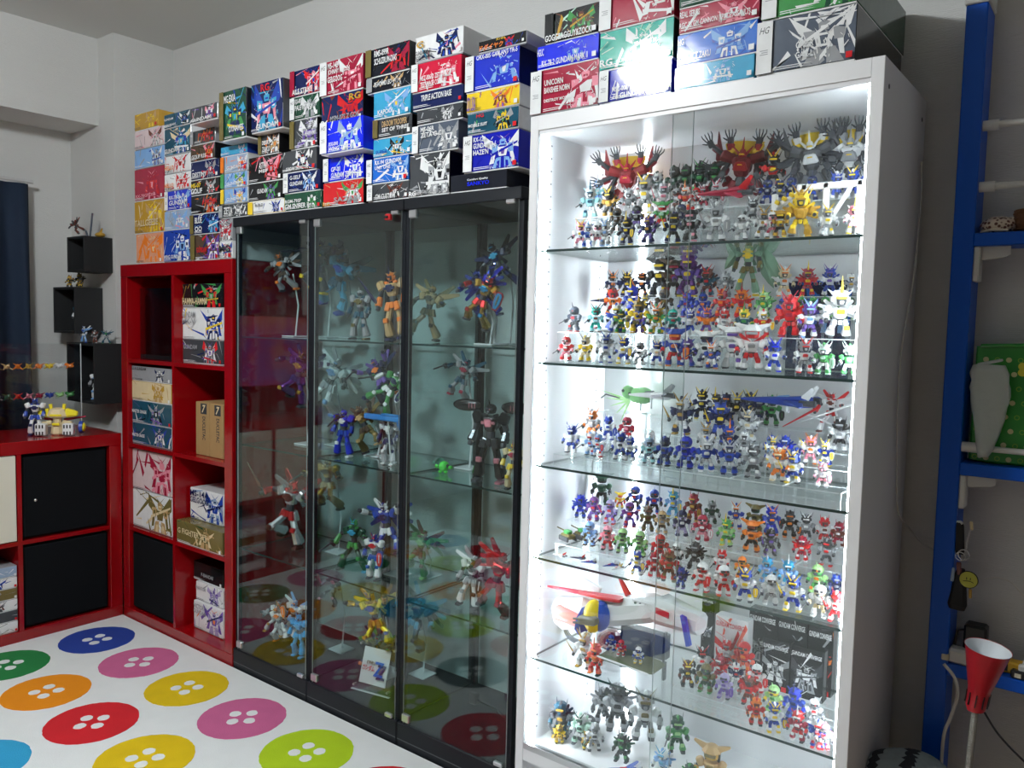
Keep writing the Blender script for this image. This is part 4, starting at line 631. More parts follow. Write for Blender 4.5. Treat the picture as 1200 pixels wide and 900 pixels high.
ACT = [
(-2.466,1.8,1.37,0.138,1.217,'gy','bn','or','hww','p',3,1,(0,-15),'grey and brown winged toy robot flying on a clear stand in the first glass cabinet'),
(-2.379,1.88,1.373,0.184,1.217,'dg','nv','ye','w','p',1,1,(0,10),'dark toy robot with long yellow wing blades behind the first black cabinet post'),
(-2.168,1.84,1.349,0.226,1.217,'tb','dt','bl','wF','p',5,1,(10,25),'large teal toy robot leaping with a very long thin gun, top glass shelf'),
(-2.015,1.78,1.217,0.155,1.217,'gy','dt','og','m','p',0,0,(0,0),'stocky grey-green toy robot standing beside the tan one on top glass shelf'),
(-1.82,1.76,1.217,0.2,1.217,'tn','or','nv','kf','p',2,0,(0,-8),'sandy tan toy robot with raised pale sword on top glass shelf'),
(-1.811,1.88,1.217,0.163,1.217,'tn','og','bn','wm','p',4,0,(0,12),'tan toy robot with broad shell wings behind the second black post'),
(-1.521,1.76,1.264,0.151,1.217,'go','rd','cy','hs','m',3,1,(0,22),'gold toy robot with red and blue shield and crossed sword on clear stand'),
(-1.481,1.8,1.283,0.146,1.217,'db','bl','nv','hww','m',1,1,(0,-20),'metallic blue toy robot with dark bat wings lunging on a clear stand'),
(-1.475,1.88,1.367,0.154,1.217,'nv','bk','tb','wg','p',4,1,(0,-25),'dark navy toy robot flying high next to the white cabinet'),
(-2.399,1.8,1.009,0.19,0.829,'pu','nv','go','hw','m',1,1,(0,15),'purple toy robot with gold trim and silver claws on middle glass shelf'),
(-2.246,1.86,0.996,0.205,0.829,'wh','gy','lb','ww','p',3,1,(0,25),'pale grey toy robot with wide white wings in the middle glass cabinet'),
(-1.882,1.8,1.076,0.147,0.829,'nv','vi','or','gw','p',5,1,(0,-30),'dark violet toy robot firing an orange blade leftwards'),
(-1.917,1.76,1.004,0.147,0.829,'gn','wh','nv','gs','p',4,1,(0,40),'green and white toy robot diving with a navy crossed shield'),
(-1.696,1.84,1.059,0.132,0.829,'gy','dt','cr','wg','p',3,1,(0,20),'grey toy robot with crimson chest flying in right glass cabinet'),
(-2.101,1.76,0.829,0.149,0.829,'rb','bl','wh','m','p',0,0,(0,0),'plain royal blue toy robot standing on the middle glass shelf'),
(-2.024,1.8,0.85,0.154,0.829,'og','bn','tn','gw','p',5,1,(0,-25),'olive and brown toy robot leaping behind the royal blue one'),
(-1.85,1.76,0.829,0.141,0.829,'si','nv','wh','h','p',2,0,(0,0),'silver and navy toy robot stepping forward below the long blue rifle'),
(-1.439,1.76,0.829,0.214,0.829,'bk','dg','pk','mo','m',0,0,(0,0),'tall black and pink toy robot with huge glossy oval shoulder binders'),
(-1.325,1.72,0.829,0.121,0.829,'cm','ye','cr','f','p',2,0,(0,0),'cream toy robot half hidden by the right black cabinet post'),
(-2.445,1.8,0.446,0.241,0.446,'si','rd','br','hwk','m',1,0,(0,8),'tall silver toy robot with metallic red binders and long blade'),
(-2.245,1.84,0.601,0.183,0.446,'go','cm','bk','hg','m',3,1,(0,0),'gold toy robot with a long black cannon beneath the middle glass shelf'),
(-2.075,1.78,0.446,0.164,0.446,'dn','gn','tb','gh','p',4,0,(0,0),'dark green toy robot with wide stance on lower glass shelf'),
(-1.879,1.8,0.512,0.173,0.446,'bl','wh','nv','hwww','p',5,1,(0,-10),'blue and white toy robot with fanned dark navy feather wings'),
(-1.914,1.76,0.446,0.14,0.446,'wh','bl','rd','hs','p',2,0,(0,0),'white, blue and red toy robot standing below the navy feather wings'),
(-1.836,1.86,0.437,0.153,0.446,'gn','br','lg','ww','p',1,1,(0,15),'green and maroon winged toy robot behind the second black post'),
(-1.514,1.76,0.446,0.147,0.446,'wh','gy','bk','sw','p',0,0,(0,8),'white toy robot with tall pointed grey shield on lower glass shelf'),
(-1.372,1.74,0.446,0.184,0.446,'rd','cr','br','hww','m',3,0,(0,14),'metallic red toy robot with flared binders beside the white cabinet'),
(-2.134,1.82,0.286,0.103,0.105,'dg','gy','pk','k','p',4,1,(0,20),'small grey toy robot thrusting a pink spark blade'),
(-1.892,1.78,0.211,0.187,0.105,'ye','go','bl','hw','m',5,1,(0,-15),'yellow gold toy robot kicking downward in the middle glass cabinet'),
(-1.763,1.86,0.269,0.185,0.105,'dt','tb','nv','ww','p',3,1,(0,20),'dark teal winged toy robot low in the right glass cabinet'),
(-1.978,1.8,0.099,0.14,0.105,'dt','gn','or','w','p',1,1,(0,15),'small teal and orange toy robot flying above the framed white card'),
(-2.537,1.8,0.105,0.119,0.105,'wh','gy','go','h','p',4,0,(0,10),'white and gold toy robot at the bottom of the first glass cabinet'),
(-2.398,1.76,0.105,0.127,0.105,'wh','gy','or','sh','p',5,0,(0,-10),'white toy robot crouching behind an orange shield, first cabinet bottom'),
(-2.429,1.82,0.105,0.136,0.105,'wh','lb','or','kw','p',2,0,(0,10),'white toy robot raising an orange flame blade, first cabinet bottom'),
(-2.26,1.73,0.105,0.141,0.105,'cy','cy','cy','h','p',2,0,(0,0),'plain bright blue toy robot beside the first black post, bottom')]
SHZ = [.0805,.4458,.8288,1.2168,1.605]
def fit(t):      # keep a figure inside its own glass cabinet
    M = Matrix.Translation(t.location) @ t.rotation_euler.to_matrix().to_4x4() @ Matrix.Scale(t.scale[0], 4)
    P_ = [M @ Vector(c) for o in t.children for c in o.bound_box]; x0, x1 = min(p.x for p in P_), max(p.x for p in P_); y0, y1 = min(p.y for p in P_), max(p.y for p in P_); z0 = min(p.z for p in P_)
    i = max(k for k in range(3) if GX[k] < t.location.x); lo, hi = GX[i]+.012, GX[i+1]-.012
    if x1-x0 > hi-lo: k = (hi-lo)/(x1-x0); t.scale = t.scale*k
    if x0 < lo: t.location.x += lo-x0
    elif x1 > hi: t.location.x -= x1-hi
    if y0 < 1.675: t.location.y += 1.675-y0
    elif y1 > 2.0: t.location.y -= y1-2.0
    z1 = max(p.z for p in P_); base = max((q for q in SHZ if q <= t.location.z+.012), default=.08); up = min(q for q in SHZ if q > base+.05)-.012
    if z0 < base+.0004: d_ = base+.0004-z0; t.location.z += d_; z1 += d_; z0 += d_
    if z1 > up: d_ = min(z1-up, z0-base-.0004); t.location.z -= d_; z1 -= d_
    if z1 > up: t.scale = t.scale*((up-t.location.z)/(z1-t.location.z))
def stand(x, y, z, zb, nm):
    t = thing('display_stand', nm, 'display stand', (x, y+.05, zb), 0, 'clear stands in the glass cabinets'); h = z-zb
    MB().cbox(-.035,.035,-.035,.03,0,.005,c=.3).obj('base', edge, t); MB().tube([(0,0,.004),(0,.012,h*.5),(0,-.012,h)], .003, 6).obj('arm', edge, t)
for (x, y, z, h, zb, c0, c1, c2, fl, fin, pose, st, tilt, lab) in ACT:
    a = z+(.0005 if not st else 0)
    robot((x, y, a), h*1.1, (c0, c1, c2), fl, R(12), lab, 'action figures in the glass cabinets', 'real', pose, fin, (R(tilt[0]), R(tilt[1])))
    fit(bpy.context.scene.objects[-1].parent if False else LAST[0])
    bpy.context.view_layer.update() if False else None
    z = LAST[0].location.z; x = LAST[0].location.x; y = LAST[0].location.y
    if st and z+h*.5-zb > .03: stand(x+math.sin(R(tilt[1]))*h*.55, y, z+h*.55, zb, 'clear stand holding up the '+' '.join(lab.replace(',', '').split()[:10]))

# ------------------------------------------------------------------ large figures and models in the white cabinet
COL['rdd'] = ((.30,.008,.012),'red'); COL['crd'] = ((.15,.008,.015),'dark red'); COL['dgg'] = ((.10,.105,.115),'grey')
def claw_hand(mb, p, d, s, m=3):
    p, d = Vector(p), Vector(d).normalized(); u = d.cross(Vector((0,1,0))).normalized()
    mb.seg(p-d*s*.5, p+d*s*.3, s*.6,s*.35,s*.7,s*.3,m)
    for k in range(4): q = p+d*s*.25+u*(k-1.5)*s*.2; e = q+d*s*.55+u*(k-1.5)*s*.16; mb.seg(q, e, s*.15,s*.15,s*.13,s*.13,m); mb.seg(e, e+d*s*.3+Vector((0,-s*.15,0)), s*.13,s*.13,s*.08,s*.08,m)
    mb.seg(p+u*s*.35, p+u*s*.8+d*s*.3, s*.16,s*.16,s*.1,s*.1,m)
def giant(px, py, hh, y, cols, zb, label, spike, wide=1., tilt=0):
    t = thing('giant_robot', label, 'toy robot', (px, y, zb), 0, 'giant robots on the top shelf', hh); ms = [cmat(c) for c in cols]+[mat('frame_dark', (.05,.055,.065), .45)]
    b = MB(); b.seg((0,0,.30),(0,-.02,.66),.22,.2,.42,.3,0,.3); b.seg((0,-.12,.4),(0,-.19,.55),.3,.1,.18,.08,1); b.seg((0,-.17,.46),(0,-.2,.51),.14,.04,.1,.04,2); b.seg((0,0,.12),(0,0,.3),.24,.2,.16,.16,3)
    b.obj('torso', ms, t)
    h = MB(); h.seg((0,-.08,.63),(0,-.06,.80),.16,.16,.09,.1,1,.3); h.blade((0,-.1,.74),(0,-.09,1.02),.05,.05,1); h.cbox(-.05,.05,-.17,-.12,.68,.71,2,.3)
    for s in (1,-1): h.blade((s*.06,-.08,.7),(s*.19,-.1,.86),.06,.04,1)
    h.obj('head', ms, t)
    for s in (1,-1):
        g = MB(); g.seg((s*.08,0,.22),(s*.17,0,.0),.15,.18,.22,.22,0,.25); g.seg((s*.2,.04,.3),(s*.36*wide,.02,.02),.12,.1,.26,.12,0,.2); g.obj('leg', ms, t)
        sh = MB(); sh.seg((s*.14,0,.62),(s*.36*wide,-.02,.70),.18,.18,.22,.2,0,.3); sh.blade((s*.38*wide,0,.6),(s*.46*wide,0,1.14 if spike else .95),.17,.09,0,.05); sh.blade((s*.2,0,.72),(s*.3*wide,.02,.92),.15,.12,2,.5); sh.obj('shoulder', ms, t)
        for k, (ax, az, dx, dz) in enumerate(((.24,.98,.1,1),(.56,.90,.5,.9),(.54,.45,1,.1),(.30,.30,.5,-1))):
            a = MB(); e = Vector((s*ax*wide, (-.02,-.1,-.1,-.12)[k], az)); a.seg((s*.22*wide,.03,.6), e, .09,.09,.08,.08,3); a.seg((s*(.22+(ax-.22)*.45)*wide,.02,.6+(az-.6)*.45), (s*(.22+(ax-.22)*.85)*wide,.01-.02*k,.6+(az-.6)*.85), .13,.13,.15,.13,0 if k else 1); claw_hand(a, e, (s*dx,-.1,dz), .18); a.obj('claw_arm', ms, t)
    w = MB(); w.slab([(-.18*wide,.7),(.18*wide,.7),(.3*wide,.98),(0,1.0),(-.3*wide,.98)], .12, .15, 2); w.seg((0,.1,.4),(0,.14,.75),.3,.12,.36,.12,3); w.obj('backpack', ms, t)
    t.rotation_euler = (0, R(tilt), R(10))
    return t
a = (-1.1344, 1.92, 1.5802); giant(a[0], 0, .129, 1.925, ('rdd','sc','ye'), 1.47, 'bright red giant robot with raised black claw hands, left end of top shelf', 1, 1.12).location.z = 1.6105
a = (-0.8009, 1.92, 1.5913); giant(a[0], 0, .129, 1.915, ('crd','rdd','ye'), 1.47, 'dark red giant robot with black claw hands, middle of top shelf', 1, 1.12, 5).location.z = 1.6105
a = (-0.6236, 1.92, 1.5857); giant(a[0], 0, .129, 1.92, ('dgg','wh','ye'), 1.47, 'grey and white giant robot with yellow shoulder edges, right of the dark red giant', 1, .95, -6).location.z = 1.6105
a = (-0.5384, 1.92, 1.5828); giant(a[0]-.01, 0, .129, 1.935, ('wh','gy','ye'), 1.47, 'white giant robot with tall white spikes, right end of top shelf', 1, .55).location.z = 1.6105
# white crane frames
wpl = mat('white_frame_plastic', (.85,.85,.86), .35)
for i, (p, q, lab) in enumerate((((-0.5875, 1.775, 1.5264), (-0.4638, 1.775, 1.5218), 'white model gantry frame standing at the right end of top shelf'), ((-0.6507, 1.78, 1.5312), (-0.5855, 1.78, 1.5269), 'white model crane arm beside the gantry frame on top shelf'))):
    t = thing('gantry_frame', lab, 'toy gantry', (p[0], 1.735, 1.4698), 0); w = q[0]-p[0]; h = .115 if i == 0 else .10
    if i == 0:
        for xx in (.0, .045, w-.012): MB().cbox(xx,xx+.011,0,.012,0,h,c=.1).obj('upright', wpl, t)
        MB().cbox(-.01,w,0,.012,h-.012,h,c=.1).obj('beam', wpl, t); MB().seg((.05,.006,.02),(.10,.006,h-.01),.008,.01,.008,.01).obj('brace', wpl, t); MB().cbox(-.004,w,0,.014,0,.006).obj('foot', wpl, t)
    else:
        MB().cbox(0,.011,0,.012,0,h,c=.1).obj('upright', wpl, t); MB().seg((.005,.006,h-.03),(w*.95,.006,h),.012,.012,.012,.012).obj('beam', wpl, t); MB().cbox(-.006,.02,0,.014,0,.006).obj('foot', wpl, t)
        for k in range(3): MB().seg((.012+k*.015,-.001,h-.022+k*.007),(.016+k*.015,-.004,h-.016+k*.007),.011,.006,.011,.006).obj('yellow_tip', cmat('ye'), t)
# red winged craft over the second step
def craft(loc, sc, cols, label, rz=0, tilt=0, name='toy_craft', nose=1., group=None):
    t = thing(name, label, 'toy spacecraft', loc, R(rz), group, sc); ms = [cmat(c) for c in cols]+[mat('frame_dark', (.05,.055,.065), .45)]
    MB().seg((.4,0,0),(-.5*nose,0,-.02),.16,.2,.05,.04,0,.25,(0,0,1)).obj('fuselage', ms, t); MB().seg((.05,0,.06),(-.15,0,.05),.07,.07,.04,.03,2,.25,(0,0,1)).obj('canopy', ms, t)
    for s in (1,-1):
        MB().blade((.1,0,0),(.38,-.42*s,.0),.3,.035,0,.25,(0,0,1)).obj('wing', ms, t); MB().blade((.3,-.05*s,.04),(.46,-.1*s,.24),.14,.02,1,.4).obj('tail_fin', ms, t); MB().cyl((.25,-.12*s,0),(.5,-.12*s,0),.045,.05,10,3).obj('engine', ms, t)
    t.rotation_euler = (R(tilt), 0, R(rz)); return t
def on_rod(x, y, z, zb, w='clear rod base under '):
    pass
a = (-0.7848, 1.79, 1.5958); t = craft((a[0], 1.80, a[2]), .13, ('cr','rd','gy','dg'), 'crimson winged toy craft flying above the second step of top shelf', 8, 25)
MB().tube([(0,0,-.02),(0,.05,-.35)], .03, 6).obj('clear_rod', edge, t)
a = (-1.1135, 1.8, 1.2661); craft((a[0], 1.79, 1.268), .105, ('wh','bl','rd','gy'), 'white and blue toy spaceplane at the left of second shelf', -6, 0)
a = (-1.2053, 1.93, 1.3511); t = craft((a[0], 1.925, a[2]), .055, ('nv','vi','ye','dg'), 'small navy winged toy creature beside the dark robots, second shelf', 10, 10)
MB().tube([(0,0,-.05),(0,.1,-.5)], .04, 6).obj('clear_rod', edge, t)
a = (-0.6548, 1.88, 1.1132); t = craft((a[0], 1.90, a[2]), .15, ('bl','wh','lb','dg'), 'long blue and white toy ship over third shelf', -2, 8, nose=1.5)
MB().tube([(0,0,-.03),(0,.05,-.2)], .03, 6).obj('clear_rod', edge, t)
for i, (px, py, c, w) in enumerate(((655,668,('wh','rd','ye','dg'),'white and red'),(673,684,('nv','rd','wh','dg'),'navy and red'),(690,646,('bl','wh','rd','dg'),'blue and white'),(712,656,('bl','wh','rd','dg'),'blue, white and red'),(722,668,('wh','ye','rd','dg'),'white and yellow'))):
    a = [(-1.1525, 1.7, 0.6368), (-1.104, 1.7, 0.6092), (-1.0636, 1.7, 0.7013), (-1.0086, 1.7, 0.6949), (-0.9834, 1.7, 0.6701)][i]; craft((a[0], 1.70+.012*(i % 2), .6755+.012), .04, c, w+' tiny toy fighter, '+ORD[i]+' from left, front edge of fourth shelf', 20*i, 0, group='tiny fighters on the fourth shelf')
for i, px in enumerate((662, 675)):
    a = [(-1.1973, 1.79, 0.703), (-1.1595, 1.79, 0.7237)][i]; t = thing('toy_tank', ['olive toy tank with long barrel at the left of fourth shelf','smaller olive toy tank behind the first, fourth shelf'][i], 'toy tank', (a[0], 1.775+.04*i, .7065), R(-20)); m_ = [cmat('og'), cmat('gn'), cmat('dg')]
    MB().cbox(-.02,.02,-.012,.012,.006,.018,0,.25).obj('hull', m_, t); MB().cbox(-.011,.011,-.009,.009,.018,.028,1,.3).obj('turret', m_, t); MB().cyl((-.01,0,.023),(-.045,-.003,.027),.002,n=6).obj('barrel', m_, t)
    for s in (1,-1): MB().cbox(-.021,.021,s*.014-.003,s*.014+.003,0,.014,2,.4).obj('track', m_, t)
# large green robot with leaf wings on the back step of second shelf
def leaf(mb, a, b, w, m):
    a, b = Vector(a), Vector(b); d = b-a; u = Vector((-d.z, 0, d.x)).normalized(); L = [(0,.15),(.15,.6),(.4,1),(.65,.9),(.85,.5),(1,0.02)]
    v = []; 
    for t_, k in L: c = a+d*t_+Vector((0,-.02*math.sin(t_*3),0)); v += [c+u*w*k, c+Vector((0,-.03*k,0)), c-u*w*k, c+Vector((0,.012,0))]
    mb.add(v, [(i*4+j, i*4+(j+1)%4, i*4+4+(j+1)%4, i*4+4+j) for i in range(len(L)-1) for j in range(4)]+[(3,2,1,0)], m)
t = robot(((-0.7744, 1.94, 1.3569)[0], 1.93, 1.3598), .135, ('gn','og','ye'), 'm', R(10), 'large sage green robot with yellow chest and leaf wings, second shelf back step', 'large robots on the second shelf', 'real', 0)
for o in t.children:
    for s_ in list(o.material_slots)[:1]: s_.material = mat('plastic_sage', (.20,.34,.24), .4)
for s, w in ((1,.15),(1,.12),(-1,.1)):
    mb = MB(); leaf(mb, (s*.12,.1,.95), (s*(.62 if w > .13 else .45),.1,.15 if w > .11 else .5), w, 0); mb.obj('leaf_wing', mat('plastic_sage', (.20,.34,.24), .4), t)
# back picture on second shelf
t = thing('photo_print', 'blue picture print standing at the back of second shelf', 'picture', ((-0.6216, 1.995, 1.3873)[0], 1.998, 1.185)); w = .075; z0 = (-0.6241, 2.0, 1.4081)[2]-1.185-.03; mb = mech_art(random.Random(5), -w, w, .09, .215, 4, True)
MB().box(-w,w,.002,.005,0,.215).obj('backing', cmat('nv','paper'), t); mb.obj('printed_picture', [cmat(c,'paper') for c in ('az','nv','lb','dg')]+[cmat('nv','paper')], t)
# green long-clawed creature and white bird craft, third shelf
a = (-1.0658, 1.93, 1.0843); t = thing('toy_creature', 'green frog-like toy with long pale blades at the back of third shelf', 'toy creature', (a[0], 1.93, a[2]), 0, None, .075); ms = [mat('plastic_leafgreen', (.22,.5,.2), .4), cmat('lg'), cmat('dg'), cmat('wh')]
MB().ball((.1,0,.15),.5,.35,.32,14,8,0).obj('body', ms, t); MB().ball((-.35,-.1,.25),.25,.25,.25,12,8,0).obj('head', ms, t)
for k in range(3): MB().ball((-.45+.25*k,-.33+.03*k,.3-.1*k),.06,.05,.06,8,6,2).obj('eye', ms, t)
for k in range(5): MB().blade((-.3,-.1,-.05),(-1.5+.22*k,-.15,.25-.28*k),.10,.04,1,.1).obj('blade', ms, t)
MB().tube([(-.7,-.1,.0),(-1.3,-.1,.1),(-1.5,-.1,-.05)], .03, 6, 2).obj('arm', ms, t)
MB().tube([(.1,0,-.1),(.1,.0,-1.05*.0-.42)], .04, 6).obj('clear_rod', edge, t)
a = (-0.9943, 1.9, 1.1047); t = craft((a[0], 1.87, a[2]), .12, ('wh','gy','dg','dg'), 'white bird-like toy craft beside the green creature, third shelf', 15, -10); MB().tube([(0,0,-.03),(0,.02,-.3)], .03, 6).obj('clear_rod', edge, t)
# stemmed clear stand with a small bottle
a = (-0.9519, 1.8, 1.0057); t = thing('display_stand', 'grey disc stand with clear bottle, left part of third shelf', 'display stand', (a[0], 1.80, .9856)); MB().cyl((0,0,0),(0,0,.003),.022,n=20).obj('base', cmat('gy'), t); MB().lathe([(.008,0.003),(.009,.02),(.006,.032),(.003,.036),(.0,.037)], 12).obj('bottle', [glass('smoky_acrylic', (.75,.72,.72))], t)
# red and white lance robot
a = (-0.5566, 1.93, 1.064); t = robot((a[0], 1.92, 1.0445), .095, ('wh','rd','br'), 'hwk', R(-10), 'large red and white robot with long crossed lances, right end of third shelf', 'large robots on the third shelf', 'real', 4)
for q, (c, p0, p1) in enumerate((('wh',(-.7,-.25,.2),(.6,-.2,.75)),('rd',(-1.1,-.3,.05),(-.2,-.2,.62)),('wh',(.5,-.2,.1),(-.55,-.22,.45)))): MB().blade(p1, p0, .07, .05, 0, .3).obj('lance', cmat(c), t)

# toy mothership on the fifth shelf
wp = mat('ship_white', (.8,.8,.82), .3); rp = mat('ship_red', (.55,.02,.04), .35); bp_ = mat('ship_blue', (.02,.06,.5), .35); yp = mat('ship_yellow', (.85,.62,.02), .35); gp = mat('ship_grey', (.13,.14,.16), .5); op = mat('ship_olive', (.12,.13,.07), .6)
SO = (-1.0318, 1.77, 0.4509); SO = (SO[0], 1.77, .4055)
t = thing('toy_mothership', 'large white toy mothership with red wings, yellow dome and open deck, fifth shelf', 'toy spaceship', SO)
def Q(p, dy=0): return (p[0]-SO[0], p[1]-SO[1]+dy, p[2]-SO[2])
q = [(-1.2387, 1.77, 0.5005), (-1.1128, 1.77, 0.5305), (-1.0762, 1.77, 0.5392), (-0.9238, 1.77, 0.5843), (-0.8023, 1.77, 0.5754), (-0.9005, 1.77, 0.5898), (-1.2052, 1.77, 0.5179), (-1.1282, 1.77, 0.513), (-1.2412, 1.77, 0.5783), (-1.0167, 1.77, 0.5891), (-1.1643, 1.77, 0.6159), (-1.0937, 1.77, 0.5898), (-1.0387, 1.77, 0.6378), (-1.0095, 1.77, 0.5974), (-0.9892, 1.77, 0.5865), (-0.9144, 1.77, 0.5865), (-1.0297, 1.77, 0.5324), (-0.8365, 1.77, 0.5964), (-0.8203, 1.77, 0.5288)]
MB().seg(Q(q[1],.01), Q(q[3],.01), .085,.078,.075,.062,0,.25,(0,0,1)).obj('hull', [wp], t)
MB().seg(Q(q[3],.005), Q(q[4],-.01), .085,.066,.05,.05,0,.25,(0,0,1),.03).obj('bow', [wp], t)
a_, b_ = Q(q[17]), Q(q[18]); MB().slab([(a_[0]-.006,a_[2]+.003),(a_[0]+.006,a_[2]),(b_[0]+.006,b_[2]+.004),(b_[0]-.004,b_[2])], -.052, -.040).obj('blue_stripe', [bp_], t)
c_ = Q(q[5]); MB().slab([(c_[0]-.012,c_[2]+.010),(c_[0]+.022,c_[2]+.004),(c_[0]+.022,c_[2]-.010),(c_[0]-.012,c_[2]-.004)], -.040, -.034).obj('red_panel', [rp], t)
MB().seg(Q(q[1],.0), Q((q[0][0]+.012,q[0][1],q[0][2]),.0), .07,.085,.06,.085,0,.3,(0,0,1)).obj('engine_pod', [wp], t)
MB().cyl(Q(q[7],-.045), Q((q[6][0]+.003,q[6][1],q[6][2]),-.035), .016,.021,16).obj('engine', [mat('ship_pale_red', (.7,.2,.18), .35)], t)
MB().seg(Q(q[7],-.02), Q((q[7][0]+.008,q[7][1],q[7][2]-.001),-.02), .09,.075,.08,.07,0,.3,(0,0,1)).obj('blue_band', [bp_], t)
d_ = Q(q[2]); MB().ball((d_[0]-.006,-.048,d_[2]), .026,.03,.043,20,12).obj('dome', [yp], t); MB().ball((d_[0]+.006,-.036,d_[2]), .026,.03,.040,20,12).obj('dome_ring', [bp_], t)
MB().seg((d_[0]-.03,-.078,d_[2]-.006),(d_[0]+.022,-.078,d_[2]+.001), .022,.022,.026,.02,0,.2,(0,0,1)).obj('gun_bay', [gp], t)
for k in range(2): MB().cyl((d_[0]-.01,-.086,d_[2]+.002-.01*k),(d_[0]-.04,-.092,d_[2]-.002-.01*k), .003, n=8).obj('gun', [gp], t)
MB().blade(Q(q[9],-.02), Q(q[8],-.03), .04,.010,0,.06,(0,0,1)).obj('wing', [rp], t); MB().blade(Q(q[11],.0), Q(q[10],.0), .022,.012,0,.4).obj('tail_fin', [wp], t); MB().blade(Q(q[13],.0), Q(q[12],.0), .018,.012,0,.4).obj('tail_fin', [rp], t)
e_ = Q(q[14]); f_ = Q(q[15]); MB().seg((e_[0],.0,e_[2]+.004),(f_[0],-.005,f_[2]+.006), .045,.026,.045,.02,0,.2,(0,0,1)).obj('bridge', [wp], t)
for k in range(3): MB().cyl((e_[0]+.012+k*.014,-.022,e_[2]+.006),(e_[0]+.012+k*.014,-.0255,e_[2]+.006), .0035, n=10).obj('porthole', [gp], t)
h_ = Q(q[16]); MB().box(h_[0],h_[0]+.125,.0,.03,.05,.110).obj('hangar_back', [gp], t); MB().seg((h_[0]-.012,-.045,.052),(h_[0]+.135,-.045,.046),.10,.005,.085,.005,0,.1,(0,0,1)).obj('hangar_deck', [op], t)
for y_ in (-.096,.004): MB().seg((h_[0]-.01,y_,.056),(h_[0]+.133,y_,.050),.004,.005,.004,.005).obj('deck_rim', [wp], t)
for x_ in (.0,.12): MB().box(h_[0]+x_,h_[0]+x_+.006,.0,.012,0,.12).obj('strut', [gp], t)
for k in range(6): MB().box(h_[0]+.07,h_[0]+.085,-.008,-.006,.056+.008*k,.059+.008*k).obj('ladder_rung', [gp], t)
for k, (dx, c, w) in enumerate(((.018,('bl','wh','gy'),'blue and grey'),(.052,('rd','or','wh'),'red'),(.105,('wh','bl','ye'),'white and blue'))):
    robot((SO[0]+h_[0]+dx, 1.77-.035-.008*k, .4055+.0558-.0014*k), .042, c, 'm', R(15), w+' tiny robot standing on the open deck of the toy mothership', 'tiny robots on the mothership deck', 'sd', k)
# dark objects under the ship
t = thing('toy_dome', 'dark red glossy dome-shaped toy on the fifth shelf behind the coral robot', 'toy', ((-1.0793, 1.86, 0.3488)[0], 1.86, .4055)); MB().ball((0,0,.028),.045,.04,.028,18,10).obj('dome', mat('dark_red_gloss', (.12,.01,.012), .15, coat=.5), t); MB().cbox(.03,.06,-.01,.01,.02,.026,c=.2).obj('arm', cmat('dg'), t)
for i, (px, py, y_) in enumerate(((668,785,1.84),(655,820,1.78),(687,815,1.80))):
    a = [(-1.2012, 1.84, 0.323), (-1.1951, 1.78, 0.2606), (-1.1208, 1.8, 0.2883)][i]; r = [.042,.036,.036][i]; zb = [.4055,.1625,.1625][i]; rz = [10,15,80][i]
    t = thing('ring_vehicle', ['dark ring-shaped toy wheel leaning on the fifth shelf behind gold robot','dark ring toy wheel with yellow rider on the cabinet floor','dark toy wheel seen edge-on beside the yellow rider'][i], 'toy wheel', (a[0], y_, zb), R(rz)); n = 28; prof = [(r,-.006),(r,.006),(r*.78,.005),(r*.78,-.005),(r,-.006)]
    mb = MB(); mb.lathe(prof, n); mb.xf(Matrix.Translation((0,0,r)) @ Matrix.Rotation(math.pi/2, 4, 'X')); mb.obj('tyre', [cmat('dg')], t)
    if i: 
        pz = 0.0
        t2 = robot((a[0]+(.028 if i == 1 else .03), y_-.034, zb+.0003), .05, ('ye','go','og'), 'fw', R(30), ['','yellow robot riding the dark ring wheel on the cabinet floor','yellow robot on the far side of the edge-on wheel'][i], 'yellow wheel riders', 'sd', i)
a = (-0.9513, 1.74, 0.2359); craft((a[0], 1.72, .178), .085, ('bl','wh','rd','dg'), 'blue, white and red toy jet lying on the cabinet floor', 30, 10)
a = (-0.7705, 1.8, 0.2827); robot((a[0]+.01, 1.80, .1625), .115, ('tn','go','og'), 'tb', R(10), 'bulky sand-coloured robot with big shoulder drums on the cabinet floor', 'large robots on the cabinet floor', 'sd', 3)
# packaging boxes at the back of fifth shelf
FB = [(837,875,726,790,1.90,'wh','wh','co,rd,pk,co','rd','white box with coral robot print'),(876,909,738,775,1.95,'bk','bk','gy,wh,dg,gy','wh','black box with grey robot print'),(910,944,744,785,1.95,'bk','bk','wh,gy,dg,wh','wh','black box with white robot print'),(946,975,750,790,1.95,'bk','bk','or,gy,dg,rd','wh','black box with orange robot print'),
 (892,924,770,820,1.925,'bk','bk','gy,wh,dg,gy','wh','black box with monochrome robot print, nearer'),(925,964,776,830,1.925,'bk','bk','wh,gy,wh,dg','wh','wider front black box with armoured robot print'),(822,836,710,745,1.96,'bk','bk','nv,gy,wh,dg','wh','narrow black box beside the toy mothership')]
for k, (xl, xr, yt, yb, yf, bg, lid, art, tc, lab) in enumerate(FB):
    a = [(-0.8074, -0.7224, 1.9), (-0.7396, -0.6674, 1.95), (-0.666, -0.5949, 1.95), (-0.5916, -0.5333, 1.95), (-0.6859, -0.6188, 1.905), (-0.617, -0.5392, 1.905), (-0.8718, -0.8377, 1.96)][k]
    kit_box(a[0], a[1], .4055, .4055+(.155,.175,.175,.17,.125,.125,.19)[k], a[2], .035, bg, lid, art, '', [('ROBOT CONVERGE' if False else 'GUNDAM CONVERGE',.05,.84,.95,.92,tc)], lab+', back of fifth shelf', 'small packaging boxes on the fifth shelf')

